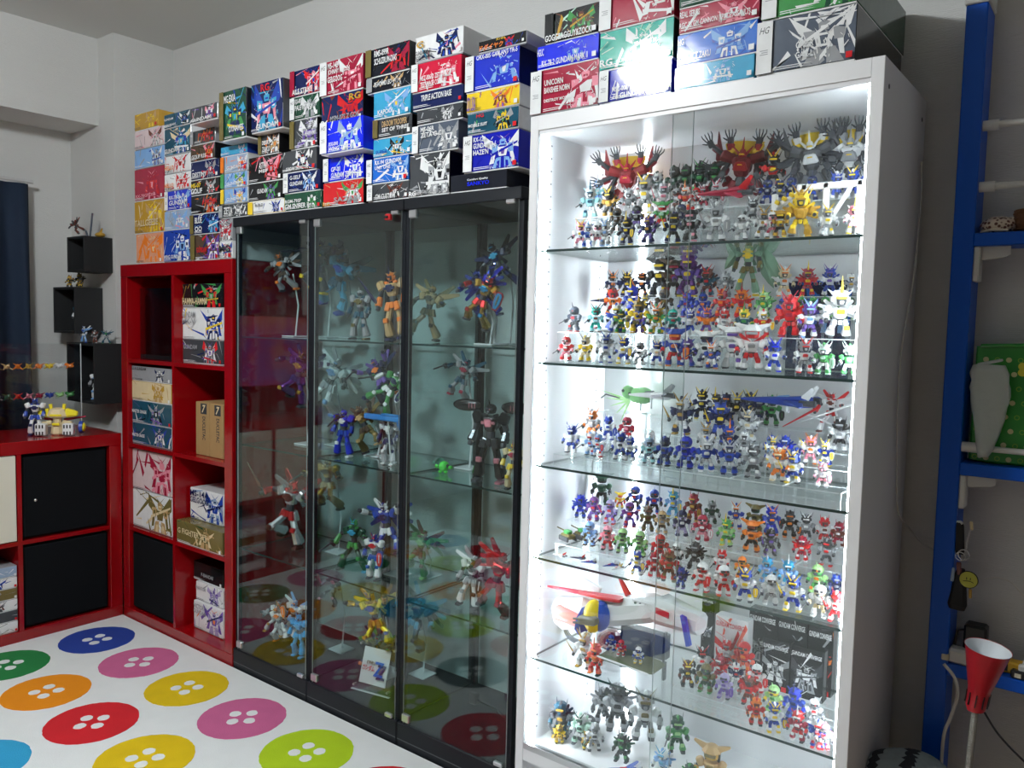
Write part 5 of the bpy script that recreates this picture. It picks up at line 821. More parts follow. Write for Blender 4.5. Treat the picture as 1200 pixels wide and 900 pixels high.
# ------------------------------------------------------------------ extras in the glass cabinets
t = thing('framed_card', 'white card with red and blue lettering in a clear frame, middle glass cabinet', 'framed card', ((-1.8871, 1.7, 0.0974)[0], 1.722, .088), R(20)); t.rotation_euler = (R(-12), R(5), R(20)); t.scale = (1.3, 1.3, 1.3)
for y_ in (0, .006): MB().box(-.052,.052,y_,y_+.003,0,.125).obj('clear_panel', ac, t)
MB().box(-.036,.036,.0035,.0055,.02,.108).obj('card', cmat('wh','paper'), t); MB().box(-.0525,.0525,-.0002,.0092,-.0001,.0012).obj('frame_edge', edge, t)
for x_ in (-.046,.046):
    for z_ in (.012,.113): MB().cyl((x_,-.003,z_),(x_,.011,z_),.003,n=10).obj('screw', steel, t)
for (tx, u0, u1, z0, z1, c) in (('機動戦士',-.022,.002,.068,.077,'og'),('ガンダム',-.032,.002,.052,.066,'rd'),('Z',.0,.026,.042,.078,'az'),('Z',.008,.033,.036,.072,'nv')): lettering(tx, u0, u1, z0, z1, -.0006, cmat(c,'paper'), t, 'title')
for i, (px, py, r, c, lab) in enumerate(((520,556,.0165,'gn','bright green ball-shaped toy with stubby arms on middle glass shelf'),(516,546,.015,'mt','pale green ball-shaped toy behind the bright green ball toy'))):
    a = [(-1.6345, 1.78, 0.7979), (-1.6954, 1.83, 0.8094)][i]; t = thing('ball_toy', lab, 'toy', (a[0], [1.78,1.83][i], .8287), R(15)); m_ = [mat('plastic_vivid_green', (.08,.75,.08), .4) if i == 0 else mat('plastic_sea', (.12,.5,.35), .4), cmat('dg')]
    MB().ball((0,0,r+.003),r,n=18,k=12).obj('body', m_, t)
    for s in (1,-1): MB().seg((s*r*.8,0,r),(s*r*1.7,-.004,r*1.2),.008,.008,.011,.011,0).obj('arm', m_, t); MB().ball((s*r*.55,-.006,.004),.006,.008,.0045,8,6).obj('foot', m_, t); MB().cyl((s*r*.75,-r*.25,r*1.3),(s*r*.95,-r*.3,r*1.4),.006,n=8,m=1).obj('joint_cover', m_, t)
t = thing('toy_rifle', 'long bright blue toy beam rifle held level above middle glass shelf', 'toy rifle', ((-1.8361, 1.74, 0.9797)[0], 1.735, (-1.8361, 1.74, 0.9797)[2])); m_ = [mat('plastic_rifle_blue', (.02,.22,.6), .4)]
MB().cbox(-.10,.085,-.008,.008,-.009,.009,c=.2).obj('barrel', m_, t); MB().cbox(-.02,.06,-.009,.009,.009,.014,c=.2).obj('sight', m_, t); MB().seg((.05,0,-.008),(.06,0,-.03),.014,.01,.012,.01).obj('grip', m_, t); MB().tube([(.0,.004,-.009),(.0,.02,-.19+.035)], .0025, 6).obj('clear_rod', edge, t)
t = thing('power_adapter', 'black plug-in unit on the floor of right glass cabinet', 'power adapter', ((-1.5992, 1.9, 0.1868)[0], 1.90, .0805)); MB().cbox(-.015,.015,-.012,.012,0,.035,c=.15).obj('body', mat('black_plastic', (.01,.01,.012), .35), t)
a = [(-1.5699, 1.89, 0.1985), (-1.4835, 1.86, 0.1959), (-1.4278, 1.84, 0.1879), (-1.3708, 1.8, 0.1838)]; MB().tube([(a[0][0],1.885,.105),(a[1][0],1.87,.11),(a[2][0],1.85,.10),(a[3][0],1.82,.086)], .003, 8).obj('cord', mat('black_plastic', (.01,.01,.012), .35), None); tag(bpy.data.objects['cord'], 'black cord curling across the floor of right glass cabinet', 'cord')
a = (-1.7487, 1.657, 1.581); t = thing('door_charm', 'tiny red and black toy head clinging to the black cabinet top', 'toy', (a[0], 1.648, a[2])); MB().seg((0,0,-.009),(0,0,.009),.024,.02,.02,.018,0,.3).obj('head', [cmat('rd')], t); MB().cbox(-.007,.007,-.013,-.008,-.004,.003,c=.2).obj('visor', [cmat('bk')], t)

# ------------------------------------------------------------------ top of the low unit, wall boxes, curtain
zl = .7905
t = robot(((-3.5, 1.38, 0.7738)[0], (-3.5, 1.38, 0.7738)[1], zl), .155, ('wh','bl','nv'), 'h', R(52), 'white toy robot with blue collar and feet standing on the low red unit', 'toys on the low red unit', 'real', 2)
yy_ = (-3.47, 1.452, 0.7701)[1]
t = thing('claw_robot', 'white and yellow toy robot with slotted fists and blue round shields on red unit', 'toy robot', (-3.47, yy_, zl), R(52), 'toys on the low red unit'); CW, CY, CB, CR = cmat('cm'), mat('plastic_lemon', (.9,.75,.03), .4), cmat('bl'), cmat('cr'); wf = cmat('wh'); bkp = cmat('bk')
MB().seg((0,0,.0),(0,0,.05),.05,.05,.035,.04).obj('base_body', CW, t); MB().seg((0,0,.05),(0,0,.075),.03,.03,.03,.03).obj('neck', CW, t); MB().seg((0,0,.075),(0,-.005,.108),.08,.06,.05,.04,0,.3).obj('head', CW, t)
MB().cbox(-.022,.022,-.034,-.027,.078,.086,c=.2).obj('visor', CY, t); MB().cbox(-.014,.014,-.03,-.022,.04,.05,c=.2).obj('chest_plate', CY, t)
for s in (1,-1):
    MB().seg((s*.03,0,.09),(s*.075,0,.085),.04,.03,.02,.02,0,.3).obj('yellow_pod', CY, t); MB().cyl((s*.022,0,.1),(s*.026,0,.125),.006,.007,10).obj('antenna', CY, t)
    MB().seg((s*.02,-.005,.05),(s*.055,-.01,.045),.02,.02,.02,.02).obj('arm', CW, t)
    f = MB().cbox(s*.05-.02,s*.05+.02,-.055,-.02,.003,.05,c=.1); fo = f.obj('fist', wf, t)
    for k in range(3):
        for z_ in (.005,.032): MB().box(s*.05-.015+k*.011,s*.05-.010+k*.011,-.0565,-.0545,z_,z_+.014).obj('fist_slot', bkp, t)
    MB().cyl((s*.082,0,.03),(s*.095,0,.03),.026,.024,18).obj('round_shield', CB, t); MB().ball((s*.096,0,.03),.008,.018,.018,12,8).obj('shield_boss', CY, t); MB().seg((s*.02,.01,.06),(s*.10,.02,.072),.012,.01,.006,.008).obj('red_spar', CR, t)
# clear tiered case with rows of tiny creatures
cy0, cy1 = (-3.74, 1.6395, 0.8967)[1], .9
t = thing('tiered_case', 'clear tiered case of tiny coloured creatures on the low red unit', 'display case', (-3.74, cy1, zl)); L_ = cy0-cy1; HT = (-3.74, 1.5086, 1.1556)[2]-zl
zt1, zt2 = (-3.7, 1.4907, 1.0438)[2]-zl, (-3.7, 1.4549, 0.9176)[2]-zl
for (b, nm) in (((-.06,.06,0,L_,HT-.003,HT),'top_sheet'),((-.06,-.058,0,L_,0,HT-.003),'rear_sheet'),((.058,.06,0,L_,0,HT-.003),'front_sheet'),((-.058,.058,L_-.003,L_,0,HT-.003),'end_sheet'),((-.058,.058,0,L_-.003,zt1-.003,zt1),'tier_sheet'),((-.058,.058,0,L_-.003,zt2-.003,zt2),'tier_sheet')): MB().box(*b).obj(nm, ac, t)
for y_ in (0, L_): MB().box(.0585,.0615,y_-.0015,y_+.0015,0,HT).obj('bright_edge', edge, t)
TC = ['or','wh','ye','or','go','or','tn','og','vi','dt']; BC2 = ['gn','lg','bl','cr','pk','rd','dn','gy','ye','wh']
k = 0
for tier, zt in (('upper', zt1), ('lower', zt2)):
    for q in range(9):
        yq = cy0-.03-q*.042; c = (TC if tier == 'upper' else BC2)[q]; t = thing('toy_creature', '%s tiny crouching creature, %s from the corner on the %s tier' % (COL[c][1], ORD[q], tier), 'toy creature', (-3.715, yq, zl+zt+.0003), R(60+q*20), 'tiny creatures in the tiered case'); m_ = [cmat(c), cmat('bk')]
        MB().ball((0,0,.012),.016,.011,.009,10,6).obj('body', m_, t); MB().ball((-.014,0,.018),.008,.007,.007,8,6).obj('head', m_, t)
        for s in (1,-1): MB().seg((-.004,s*.007,.01),(-.014,s*.018,.002),.006,.006,.004,.004).obj('limb', m_, t); MB().blade((.004,s*.004,.018),(.014,s*.016,.026),.008,.003).obj('fin', m_, t)
# black wall boxes on the pillar
for i, (xl, xr, yt, yb, lab) in enumerate(((80,102,275,320,'topmost black wall box on the pillar with a dark toy on top'),(64,90,336,392,'middle black wall box on the pillar'),(80,113,403,475,'lowest black wall box on the pillar, nearest the red unit'))):
    a = [(-3.8333, -3.6686, 1.4713, 1.6266), (-3.9814, -3.7658, 1.1966, 1.4055), (-3.8511, -3.5876, 0.8917, 1.1565)][i]; x0, x1, z0, z1 = a; t = thing('wall_box', lab, 'wall box', (x0, 1.655, z0), 0, 'black wall boxes'); w, h = x1-x0, z1-z0; d = .124; bm = mat('black_box', (.012,.013,.015), .6)
    for nm, b in (('side_board',(0,.01,0,d,0,h)),('side_board',(w-.01,w,0,d,0,h)),('top_board',(.01,w-.01,0,d,h-.01,h)),('bottom_board',(.01,w-.01,0,d,0,.01)),('back_board',(.01,w-.01,d-.008,d,.01,h-.01))): MB().cbox(*b,c=.05).obj(nm, bm, t)
    cols = (('gy','dg','wh'),('dt','wh','tb'),('wh','gy','lb'))[i]; robot((x0+w*.55, 1.72, z0+.0105), h*(.55,.62,.5)[i], cols, 'h' if i else 'm', R(30), ['dim grey toy robot inside the topmost wall box','teal and white toy robot inside the middle wall box','white toy robot inside the lowest wall box'][i], 'robots in the black wall boxes', 'real', 2)
    if i == 2: t2 = thing('toy_cannon', 'tall grey toy cannon standing in the lowest wall box', 'toy cannon', (x0+w*.8, 1.69, z0+.0105)); MB().cyl((0,0,.0),(0,0,h*.85),.007,.006,10).obj('barrel', cmat('gy'), t2); MB().seg((0,0,0),(0,0,.05),.02,.02,.016,.016).obj('breech', cmat('gy'), t2)
    ztop = z1+.0005
    if i == 0:
        robot((x0+w*.25, 1.70, ztop+.02), .075, ('br','dg','dg'), 'w', R(30), 'dark brown toy robot flying over the topmost wall box', 'robots on the black wall boxes', 'real', 3, 'p', (0, R(-40)))
        t2 = thing('display_stand', 'grey slanted rod stand on the topmost wall box', 'display stand', (x0+w*.62, 1.71, ztop)); MB().tube([(-.04,0,.03),(-.02,0,.004),(0,0,.004),(.025,0,.105)], .004, 8).obj('rod', cmat('sg'), t2)
        t2 = thing('toy_creature', 'small amber toy beast at the back of the topmost wall box', 'toy creature', (x0+w*.8, 1.74, ztop)); MB().ball((0,0,.012),.028,.02,.012,12,8).obj('body', cmat('go'), t2); MB().blade((.0,0,.015),(.02,0,.04),.02,.008).obj('fin', cmat('go'), t2)
    elif i == 1:
        for q in range(3): robot((x0+w*(.3+.25*q), 1.70+.02*(q == 1), ztop), (.055,.065,.04)[q], (('bk','go','ye'),('bk','og','ye'),('dg','go','ye'))[q], ('w','wg','m')[q], R(20+q*10), ['black and gold','black and olive winged','small dark'][q]+' toy robot standing on the middle wall box', 'robots on the black wall boxes', 'sd', q)
    else:
        for q in range(3): robot((x0+w*(.35+.28*q), 1.69+.015*q, ztop), (.075,.06,.06)[q], (('lb','wh','bl'),('br','gy','wh'),('dt','gy','gn'))[q], ('hw','g','w')[q], R(20+q*10), ['sky blue and white','brown and grey','teal and grey'][q]+' toy robot standing on the lowest wall box', 'robots on the black wall boxes', 'real', q*2)
# curtain
cm2 = mat('navy_curtain', (.006,.018,.045), .85, bump=.3, bscale=300); t = thing('curtain', 'dark navy curtain hanging at the left wall', 'curtain', (-3.985,0,0)); mb = MB(); n = 120; y0, y1 = (-3.985, 1.5579, 1.8557)[1], .3; zt_ = (-3.985, 1.5126, 1.8601)[2]; vs = []
for j, z_ in enumerate((zt_, zt_-.25, 1.2, .6)):
    for i in range(n+1): u = i/n; amp = .012+.02*j/3; vs.append((amp*math.sin(u*64+.3*math.sin(u*9)), y0+(y1-y0)*u+.01*j*math.sin(u*30), z_))
mb.add(vs, [(j*(n+1)+i, j*(n+1)+i+1, (j+1)*(n+1)+i+1, (j+1)*(n+1)+i) for j in range(3) for i in range(n)]); o = mb.obj('cloth', cm2, t, True); md = o.modifiers.new('thick', 'SOLIDIFY'); md.thickness = .003
MB().cyl((.0,y0+.02,zt_+.012),(.0,y1,zt_+.012),.008,n=10).obj('rail', mat('rail_white', (.6,.6,.6), .4), t)
for k in range(8): MB().cyl((.0,y0-.01-k*.12,zt_-.004),(.0,y0-.01-k*.12,zt_+.010),.004,n=8).obj('hook', mat('rail_white', (.6,.6,.6), .4), t)
# monitor standing out of frame on the low unit: its picture shows in the first glass door
t = thing('monitor', 'lit monitor with pink picture standing on the low red unit, seen only reflected', 'monitor', (-3.52, .80, zl), 0); sm = mat('screen_picture', (.02,.01,.02), .4, emit=((.75,.10,.38), SCREEN)); nt = sm.node_tree
tc = nt.nodes.new('ShaderNodeTexCoord'); nz = nt.nodes.new('ShaderNodeTexNoise'); nz.inputs['Scale'].default_value = 7; cr_ = nt.nodes.new('ShaderNodeValToRGB'); e_ = cr_.color_ramp.elements; e_[0].position = .35; e_[0].color = (.32,.10,.55,1); e_[1].position = .65; e_[1].color = (.8,.22,.10,1); m_e = e_.new(.5); m_e.color = (.7,.08,.30,1)
nt.links.new(tc.outputs['Object'], nz.inputs[0]); nt.links.new(nz.outputs[0], cr_.inputs[0]); nt.links.new(cr_.outputs[0], nt.nodes['Principled BSDF'].inputs['Emission Color'])
MB().cbox(-.02,.0,-.22,.22,.14,.52,c=.2).obj('casing', mat('black_plastic', (.01,.01,.012), .35), t); MB().box(.0003,.0015,-.205,.205,.155,.505).obj('screen', sm, t); MB().cbox(-.08,.06,-.1,.1,0,.012,c=.2).obj('foot', mat('black_plastic', (.01,.01,.012), .35), t); MB().cbox(-.02,-.008,-.02,.02,.01,.15,c=.2).obj('neck', mat('black_plastic', (.01,.01,.012), .35), t)

# ------------------------------------------------------------------ right side: blue shelving and what is on it
bluep = mat('blue_paint', (.001,.085,.52), .4, spec=.3, noise=.12, nscale=12, stretch=(1,1,.15), bump=.25, bscale=60)
t = thing('blue_shelving', 'bright blue painted post with blue boards on white brackets, beside the white cabinet', 'shelving', (0,0,0)); wht = mat('white_bracket', (.62,.62,.60), .45)
PXA, PXB, PY0, PY1 = -.334, -.293, 1.95, 2.04
MB().cbox(PXA,PXB,PY0,PY1,.0,1.965,c=.06).obj('post', bluep, t); MB().cbox(PXA-.003,PXB+.003,PY0-.003,PY1,1.965,2.05,c=.05).obj('post_cap', wht, t)
for i, zz in enumerate((1.465, .978, .535)):
    MB().cbox(PXB,.62,PY0,PY1,zz-.001,zz+.026,c=.06).obj('board', bluep, t)
    if i < 2: MB().cbox(PXB,PXB+.012,PY0+.005,PY0+.05,zz-.075,zz-.001,c=.2).obj('bracket', wht, t); MB().seg((PXB+.008,PY0+.028,zz-.008),(PXB+.065,PY0+.028,zz-.007),.012,.045,.006,.03,0,.2,(0,0,1)).obj('bracket_arm', wht, t)
t2 = t
for i, (zz, lab) in enumerate((((-0.2878, 1.97, 1.7166)[2],'upper white tension rod beside the blue post'),((-0.2917, 1.97, 1.5897)[2],'second white tension rod, just above the seashell'),((-0.2859, 1.955, 1.0373)[2],'white tension rod crossing in front of the green bag'))):
    y_ = 1.975 if i < 2 else 1.962; t = thing('tension_rod', lab, 'rod', (PXB, y_, zz), 0, 'white tension rods'); MB().cyl((0.0003,0,0),(.03,0,0),.011,n=16).obj('end_cap', wht, t); MB().cyl((.03,0,0),(.05,0,0),.0075,n=12).obj('collar', wht, t); MB().cyl((.05,0,0),(.9,0,0),.0065,n=12).obj('rod', wht, t)
# seashell and pot
a = (-0.2538, 1.99, 1.4827); t = thing('seashell', 'speckled brown and white seashell on the top blue board', 'seashell', (a[0], 1.985, 1.4913)); sm = mat('shell_speckle', (.5,.42,.34), .35); nt = sm.node_tree; tc = nt.nodes.new('ShaderNodeTexCoord'); nz = nt.nodes.new('ShaderNodeTexVoronoi'); nz.inputs['Scale'].default_value = 130; cr_ = nt.nodes.new('ShaderNodeValToRGB'); cr_.color_ramp.elements[0].color = (.10,.03,.02,1); cr_.color_ramp.elements[0].position = .35; cr_.color_ramp.elements[1].color = (.62,.52,.42,1); cr_.color_ramp.elements[1].position = .5
nt.links.new(tc.outputs['Object'], nz.inputs[0]); nt.links.new(nz.outputs[0], cr_.inputs[0]); nt.links.new(cr_.outputs[0], nt.nodes['Principled BSDF'].inputs['Base Color'])
mb = MB(); mb.ball((0,0,.016),.036,.026,.02,24,14); mb.ball((.022,.0,.02),.012,.014,.014,14,10); mb.v = [(x, y, max(z, 0)) for x, y, z in mb.v]; mb.obj('shell_body', sm, t, True); MB().tube([(-.03,-.012,.004),(-.01,-.026,.006),(.02,-.022,.004)], .003, 8).obj('shell_lip', mat('shell_pale', (.7,.62,.52), .3), t)
t = thing('basket', 'brown woven pot cut off at the right edge of the top blue board', 'pot', ((-0.196, 1.99, 1.4869)[0], 1.99, 1.4913)); MB().lathe([(.0,0),(.028,0),(.032,.02),(.033,.045),(.030,.047),(.029,.02),(.0,.004)], 24).obj('body', mat('wicker', (.14,.06,.025), .7, bump=.6, bscale=150), t, True)
for k in range(4): MB().tube([((.0325)*math.cos(q*math.pi/8), (.0325)*math.sin(q*math.pi/8), .006+.011*k) for q in range(17)], .002, 6).obj('weave_ring', mat('wicker', (.14,.06,.025), .7), t)
# green dotted bag
a, b = (-0.2776, 1.99, 1.2585), (-0.2856, 1.99, 0.9943); t = thing('gift_bag', 'green dotted paper bag on the middle blue board', 'bag', (a[0]-.005, 1.975, 1.0045)); w, h = .27, (-0.2776, 1.99, 1.2585)[2]-1.0045; gm = mat('bag_green', (.02,.30,.03), .35, coat=.3)
mb = MB(); mb.seg((w/2,.03,0),(w/2,.03,h),w,.05,w*.99,.03,0,.1,(0,1,0),.02); mb.obj('bag_body', gm, t); MB().tube([(.01,.012,h-.004),(w*.5,.01,h+.002),(w-.01,.012,h-.004)], .004, 6).obj('rolled_top', gm, t)
rg = random.Random(8); cream = mat('bag_cream', (.62,.62,.32), .4); lime = mat('bag_lime', (.22,.48,.04), .4)
for i in range(9):
    for j in range(8):
        x_, z_ = .012+i*.021+(j % 2)*.010, .012+j*h*.118
        if x_ > .2: continue
        if (i+j) % 2: MB().add([(x_+.0055*math.cos(q*.5236), .0045+.0055*z_/h*0, z_+.0055*math.sin(q*.5236)) for q in range(12)], [tuple(range(12))[::-1]]).obj('cream_dot', cream, t)
        else: MB().lathe([(.0052,0),(.0036,0)], 12).xf(Matrix.Translation((x_, .0045, z_)) @ Matrix.Rotation(math.pi/2, 4, 'X')).obj('ring_dot', lime, t)
for o in t.children:
    if o.name.startswith(('cream_dot','ring_dot')): o.location.y = -.001
yfl = mat('bag_yellow', (.7,.65,.05), .4)
for q in range(5): an = q*1.2566; MB().add([(.098+.011*math.cos(an)+.008*math.cos(u*.5236), .003, h*.80+.011*math.sin(an)+.008*math.sin(u*.5236)) for u in range(12)], [tuple(range(12))[::-1]]).obj('yellow_petal', yfl, t)
# hanging plastic bag of tissue
a = (-0.2459, 1.95, 1.2114); t = thing('plastic_bag', 'crumpled translucent plastic bag hanging over the tension rod by the green bag', 'plastic bag', (a[0]-.004, 1.945, (-0.2352, 1.95, 1.0217)[2])); h = (-0.2461, 1.95, 1.215)[2]-(-0.2352, 1.95, 1.0217)[2]; rg = random.Random(3); mb = MB(); n = 18; prof = []
for j in range(13):
    u = j/12; rx = (.010+.026*math.sin(min(1, u*1.25)*1.571))*(1 if u < .93 else .85); vs_ = []
    for i in range(n): an = 2*math.pi*i/n; k = 1+rg.uniform(-.09,.09); mb.v.append((.006*math.sin(u*3)+rx*k*math.cos(an), -.002+.010*k*math.sin(an), h*u+rg.uniform(-.002,.002)))
mb.f = [(j*n+i, j*n+(i+1)%n, j*n+n+(i+1)%n, j*n+n+i) for j in range(12) for i in range(n)]+[tuple(range(n))[::-1], tuple(range(12*n, 13*n))]; mb.m = [0]*len(mb.f)
pm = mat('cloudy_plastic', (.62,.66,.66), .3, coat=.4, bump=.6, bscale=60); pm.node_tree.nodes['Principled BSDF'].inputs['Alpha'].default_value = .6; mb.obj('bag_film', pm, t, True); MB().seg((-.02,0,h),(.024,0,h+.012),.02,.008,.014,.006,0,.3,(0,0,1)).obj('torn_top', pm, t)
# keys and charms hanging at the post
kx = PXB+.002; zk = (-0.2825, 1.96, 0.8737)[2]
t = thing('key_bundle', 'bundle of keys and charms with round yellow face tag, hanging beside blue post', 'keys', (PXB, 1.955, zk)); km = mat('key_metal', (.55,.55,.55), .3, .9); bkm = mat('black_pouch', (.008,.008,.01), .7)
MB().tube([(0,0,.0),(.008,-.002,.002),(.012,-.004,-.002)], .003, 6).obj('hook', wht, t); MB().seg((.006,0,0),(.010,0,-.07),.016,.008,.018,.008).obj('strap', bkm, t); MB().seg((.028,-.004,.006),(.030,-.004,-.012),.006,.006,.006,.006).obj('wood_peg', cmat('cm'), t); MB().tube([(.028,-.004,-.008),(.024,-.004,-.03),(.022,-.004,-.055)], .0022, 6).obj('clasp', km, t)
MB().tube([(.018+.011*math.cos(q*.524), -.005, -.068+.011*math.sin(q*.524)) for q in range(13)], .0012, 6).obj('key_ring', km, t); MB().tube([(.012+.009*math.cos(q*.524), -.007, -.072+.009*math.sin(q*.524)) for q in range(13)], .001, 6).obj('key_ring', km, t)
MB().cyl((.031,-.010,-.118),(.031,-.014,-.118),.017,n=28).obj('face_tag', mat('tag_yellow', (.50,.50,.06), .4), t); MB().tube([(.031+.0175*math.cos(q*.2618), -.012, -.118+.0175*math.sin(q*.2618)) for q in range(25)], .0014, 6).obj('tag_rim', bkm, t)
for s in (1,-1): MB().box(.031+s*.0035-.0007,.031+s*.0035+.0007,-.0148,-.0139,-.118,-.113).obj('eye_mark', bkm, t)
MB().tube([(.021,-.0145,-.122),(.027,-.0145,-.121),(.031,-.0145,-.1205),(.036,-.0145,-.121),(.041,-.0145,-.123)], .0006, 5).obj('mouth_mark', bkm, t)
MB().seg((.014,.0,-.10),(.010,.0,-.19),.018,.014,.04,.022,0,.3).obj('black_pouch', bkm, t); MB().seg((.0,-.004,-.10),(-.001,-.004,-.13),.006,.004,.008,.004).obj('blue_charm', cmat('mb'), t); MB().seg((.010,-.008,-.085),(.012,-.008,-.112),.01,.006,.008,.006).obj('brown_charm', cmat('br'), t); MB().seg((.034,-.002,-.14),(.035,-.002,-.16),.006,.004,.006,.004).obj('gold_charm', cmat('go'), t)
# things on the lowest blue board
zb3 = .5613; blp = mat('black_plastic', (.01,.01,.012), .35); yel = mat('strip_yellow', (.75,.42,.03), .4)
t = thing('charger', 'black box charger standing behind the red lamp shade', 'charger', ((-0.2485, 1.99, 0.6225)[0], 2.0, zb3)); MB().cbox(-.022,.022,-.02,.02,0,.085,c=.12).obj('body', blp, t); MB().tube([(-.02,-.01,.07),(-.035,-.012,.066),(-.04,-.012,.02)], .003, 6).obj('lead', blp, t)
t = thing('power_tap', 'white multi-plug block at the post end of the lowest blue board', 'power strip', ((-0.2769, 1.97, 0.5636)[0], 1.97, zb3)); MB().cbox(-.018,.03,-.015,.02,0,.032,c=.15).obj('body', wht, t); MB().cbox(-.03,-.014,-.022,-.006,.004,.02,c=.2).obj('plug', mat('plug_cream', (.6,.55,.42), .4), t)
t = thing('power_strip', 'yellow power strip with white plugs on the lowest blue board', 'power strip', ((-0.1814, 1.985, 0.5761)[0], 1.99, zb3)); MB().cbox(-.03,.16,-.015,.015,0,.026,c=.15).obj('body', yel, t)
for k in range(2): MB().cbox(-.018+k*.035,-.002+k*.035,-.0165,-.0148,.006,.02,c=.2).obj('socket', blp, t)
MB().cbox(.018,.034,-.032,-.016,.004,.03,c=.2).obj('plug', wht, t); MB().tube([(.026,-.024,.03),(.03,-.024,.05),(.05,-.02,.075)], .0022, 6).obj('plug_lead', wht, t)
t = thing('black_adapter', 'black adapter lying in front of the yellow power strip', 'power adapter', ((-0.1585, 1.96, 0.5723)[0]+.01, 1.962, zb3)); MB().cbox(-.028,.03,-.01,.008,0,.018,c=.2).obj('body', blp, t); MB().cbox(-.02,-.008,-.0112,-.009,.004,.013,c=.2).obj('label_plate', mat('plug_cream', (.6,.55,.42), .4), t)
def cord(name, pts, r, m, lab): o = MB().tube(pts, r, 8).obj(name, m); tag(o, lab, 'cable'); return o
def smooth(p, n=6):
    p = [Vector(q) for q in p]; out = []
    for i in range(len(p)-1):
        a0, a1, a2, a3 = p[max(i-1,0)], p[i], p[i+1], p[min(i+2,len(p)-1)]
        for k in range(n): u = k/n; out.append(.5*((2*a1)+(a2-a0)*u+(2*a0-5*a1+4*a2-a3)*u*u+(3*a1-a0-3*a2+a3)*u**3))
    return out+[p[-1]]
cord('white_cable', smooth([(-0.296, 1.925, 0.5669), (-0.2733, 1.925, 0.5413), (-0.2665, 1.925, 0.5057), (-0.2767, 1.925, 0.4551), (-0.2875, 1.925, 0.4096), (-0.2885, 1.925, 0.3363)]), .0035, mat('cable_white', (.62,.6,.56), .4), 'thick white cable dropping from the plug beside the blue post')
cord('thin_cable', smooth([(-0.2375, 2.0, 0.7499), (-0.2139, 2.0, 0.7568), (-0.1915, 2.0, 0.7522), (-0.1718, 2.0, 0.7343), (-0.1409, 2.0, 0.7027)]), .0016, mat('cable_white', (.62,.6,.56), .4), 'thin white cable curving across the wall beside the yellow face tag')
cord('lamp_cable', smooth([(-0.2035, 1.8, 0.5398), (-0.1812, 1.8, 0.5073), (-0.1599, 1.8, 0.4853), (-0.1303, 1.8, 0.4615), (-0.1087, 1.8, 0.4473)]), .0022, blp, 'black cable hanging from the red lamp')
cord('grey_cable', smooth([(-0.409, 1.981, 1.6554), (-0.409, 1.997, 1.5645), (-0.409, 1.9652, 1.3923), (-0.409, 1.9005, 1.2601), (-0.409, 1.8848, 1.1313), (-0.409, 1.9179, 0.9592), (-0.409, 1.9534, 0.8769)]+[(-0.3975, 2.04, 0.8199), (-0.3745, 2.04, 0.7959)]+[(-.345, 2.045, .78)]), .0018, mat('cable_grey', (.55,.55,.55), .5), 'thin grey cable running down behind the white cabinet to the blue post')
# red cone lamp
ax, az = (-0.2167, 1.8, 0.5391)[0], (-0.2167, 1.8, 0.5391)[2]; rl = mat('lamp_red', (.45,.01,.02), .35, coat=.2); wi = mat('lamp_white_inside', (.7,.74,.78), .5); zt_ = (-0.2121, 1.8, 0.667)[2]
t = thing('reading_lamp', 'red cone reading lamp pointing upwards on a grey flexible stem', 'lamp', (ax, 1.80, 0)); hS = zt_-az; zst = (-0.3311, 1.84, 0.3479)[2]-.07
mb = MB().lathe([(.0165,.0),(.0185,.006),(.0205,.045),(.0215,.046),(.040,hS),(.0415,hS+.002)], 40, 0, (0,0,az)); mb.xf(Matrix.Translation((0,0,az)) @ Matrix.Rotation(R(7), 4, 'Y') @ Matrix.Rotation(R(3), 4, 'X') @ Matrix.Translation((0,0,-az))); mb.obj('shade', rl, t, True)
mb = MB().lathe([(.0405,hS+.0015),(.038,hS-.002),(.019,.046),(.0,.044)], 40, 0, (0,0,az)); mb.xf(Matrix.Translation((0,0,az)) @ Matrix.Rotation(R(7), 4, 'Y') @ Matrix.Rotation(R(3), 4, 'X') @ Matrix.Translation((0,0,-az))); mb.obj('shade_lining', wi, t, True)
for k in range(10):
    an = k*.628; mb = MB().box(-.0010,.0010,.0195,.0218,.010,.036); mb.xf(Matrix.Translation((0,0,az)) @ Matrix.Rotation(R(7), 4, 'Y') @ Matrix.Rotation(R(3), 4, 'X') @ Matrix.Rotation(an, 4, 'Z')); mb.obj('vent_slot', blp, t)
MB().cyl((0,0,az-.004),(0,0,az+.003),.015,n=20).obj('collar', rl, t); MB().tube([(0,0,az),(-.004,0,az-.1),(-.006,0,az-.22),(0,0,zst+.02)], .0065, 12).obj('stem', mat('stem_grey', (.30,.29,.26), .35, .3, bump=.8, bscale=300, stretch=(.1,.1,2)), t); MB().lathe([(.0,zst+.022),(.05,zst+.02),(.075,zst+.008),(.078,zst+.0003)], 32).obj('foot', rl, t, True)
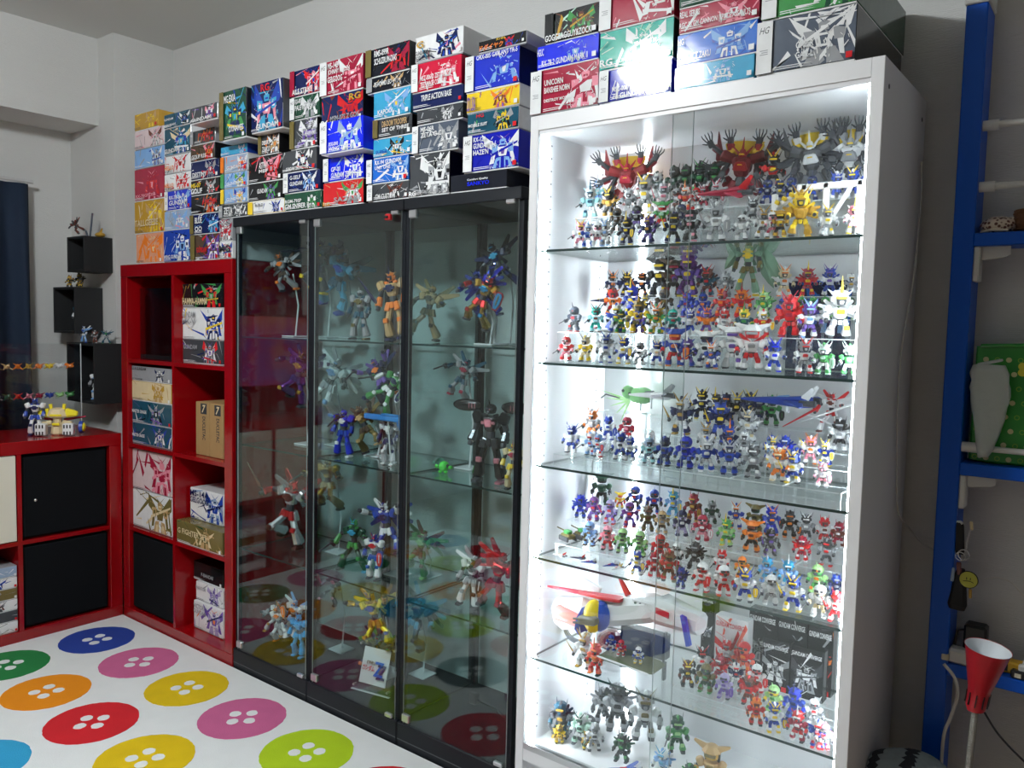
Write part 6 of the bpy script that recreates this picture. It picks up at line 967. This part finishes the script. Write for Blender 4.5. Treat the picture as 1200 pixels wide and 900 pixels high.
# striped blanket heap and white cloth at the bottom edge
def heap(name, lab, c, rx, ry, rz, mats, seed, cat):
    rg = random.Random(seed); t = thing(name, lab, cat, c); n, k = 40, 20; mb = MB(); mb.ball((0,0,0), rx, ry, rz, n, k)
    from mathutils import noise as N
    mb.v = [(x*(1+.12*N.noise(Vector((x*9+seed,y*9,z*9)))), y*(1+.12*N.noise(Vector((x*9,y*9+seed,z*9)))), max(-rz*.8, z*(1+.18*N.noise(Vector((x*12,y*12,z*12+seed)))))) for x, y, z in mb.v]
    for i, f in enumerate(mb.f):
        xx = sum(mb.v[q][0] for q in f)/len(f)+.25*sum(mb.v[q][2] for q in f)/len(f); mb.m[i] = 1 if (len(mats) > 1 and int((xx+1)*42) % 3 == 0) else 0
    o = mb.obj('cloth_folds', mats, t, True); return t
fz = mat('blanket_grey', (.30,.36,.38), .95, noise=.2, nscale=40, bump=.8, bscale=120); fd = mat('blanket_dark', (.03,.035,.045), .95, bump=.8, bscale=120)
a = (-0.3311, 1.84, 0.3479); heap('blanket', 'rolled fluffy grey blanket with dark stripes at the foot of the blue post', (a[0], 1.84, a[2]-.02), .095, .08, .06, [fz, fd], 3, 'blanket')
t = thing('side_table', 'low dark stool hidden under the blanket and cloth', 'stool', (a[0]+.03, 1.80, 0)); zst = a[2]-.07; MB().cbox(-.09,.30,-.10,.12,a[2]-.085,a[2]-.07,c=.2).obj('seat', mat('stool_dark', (.05,.04,.035), .6), t)
for x_ in (-.07,.28):
    for y_ in (-.08,.1): MB().cyl((x_,y_,0),(x_,y_,a[2]-.085),.012,n=10).obj('leg', mat('stool_dark', (.05,.04,.035), .6), t)
b = (-0.1299, 1.72, 0.4743); heap('cloth', 'crumpled pale printed cloth at the lower right corner', (b[0]+.05, 1.70, b[2]-.045), .10, .06, .055, [mat('cloth_pale', (.6,.6,.62), .9, noise=.3, nscale=60)], 9, 'cloth')

# ------------------------------------------------------------------ keep every toy of the white cabinet clear of its sides, doors and back
def bounds(t):
    M = Matrix.Translation(t.location) @ t.rotation_euler.to_matrix().to_4x4() @ Matrix.Scale(t.scale[0], 4); P_ = []
    for o in t.children:
        Mo = M @ Matrix.Translation(o.location) @ o.rotation_euler.to_matrix().to_4x4(); P_ += [Mo @ Vector(c) for c in o.bound_box]
    return [min(p[i] for p in P_) for i in range(3)], [max(p[i] for p in P_) for i in range(3)]
for o in list(C.objects):
    if o.parent is None and 'toy' in str(o.get('category', '')) and o.type == 'EMPTY' and -1.27 < o.location.x < -.3 and o.location.y > 1.6 and o.location.z < 1.78:
        lo, hi = bounds(o)
        if lo[0] < -1.222: o.location.x += -1.222-lo[0]
        if hi[0] > -.443: o.location.x -= hi[0]+.443
        if lo[1] < 1.681: o.location.y += 1.681-lo[1]
        if hi[1] > 2.012: o.location.y -= hi[1]-2.012
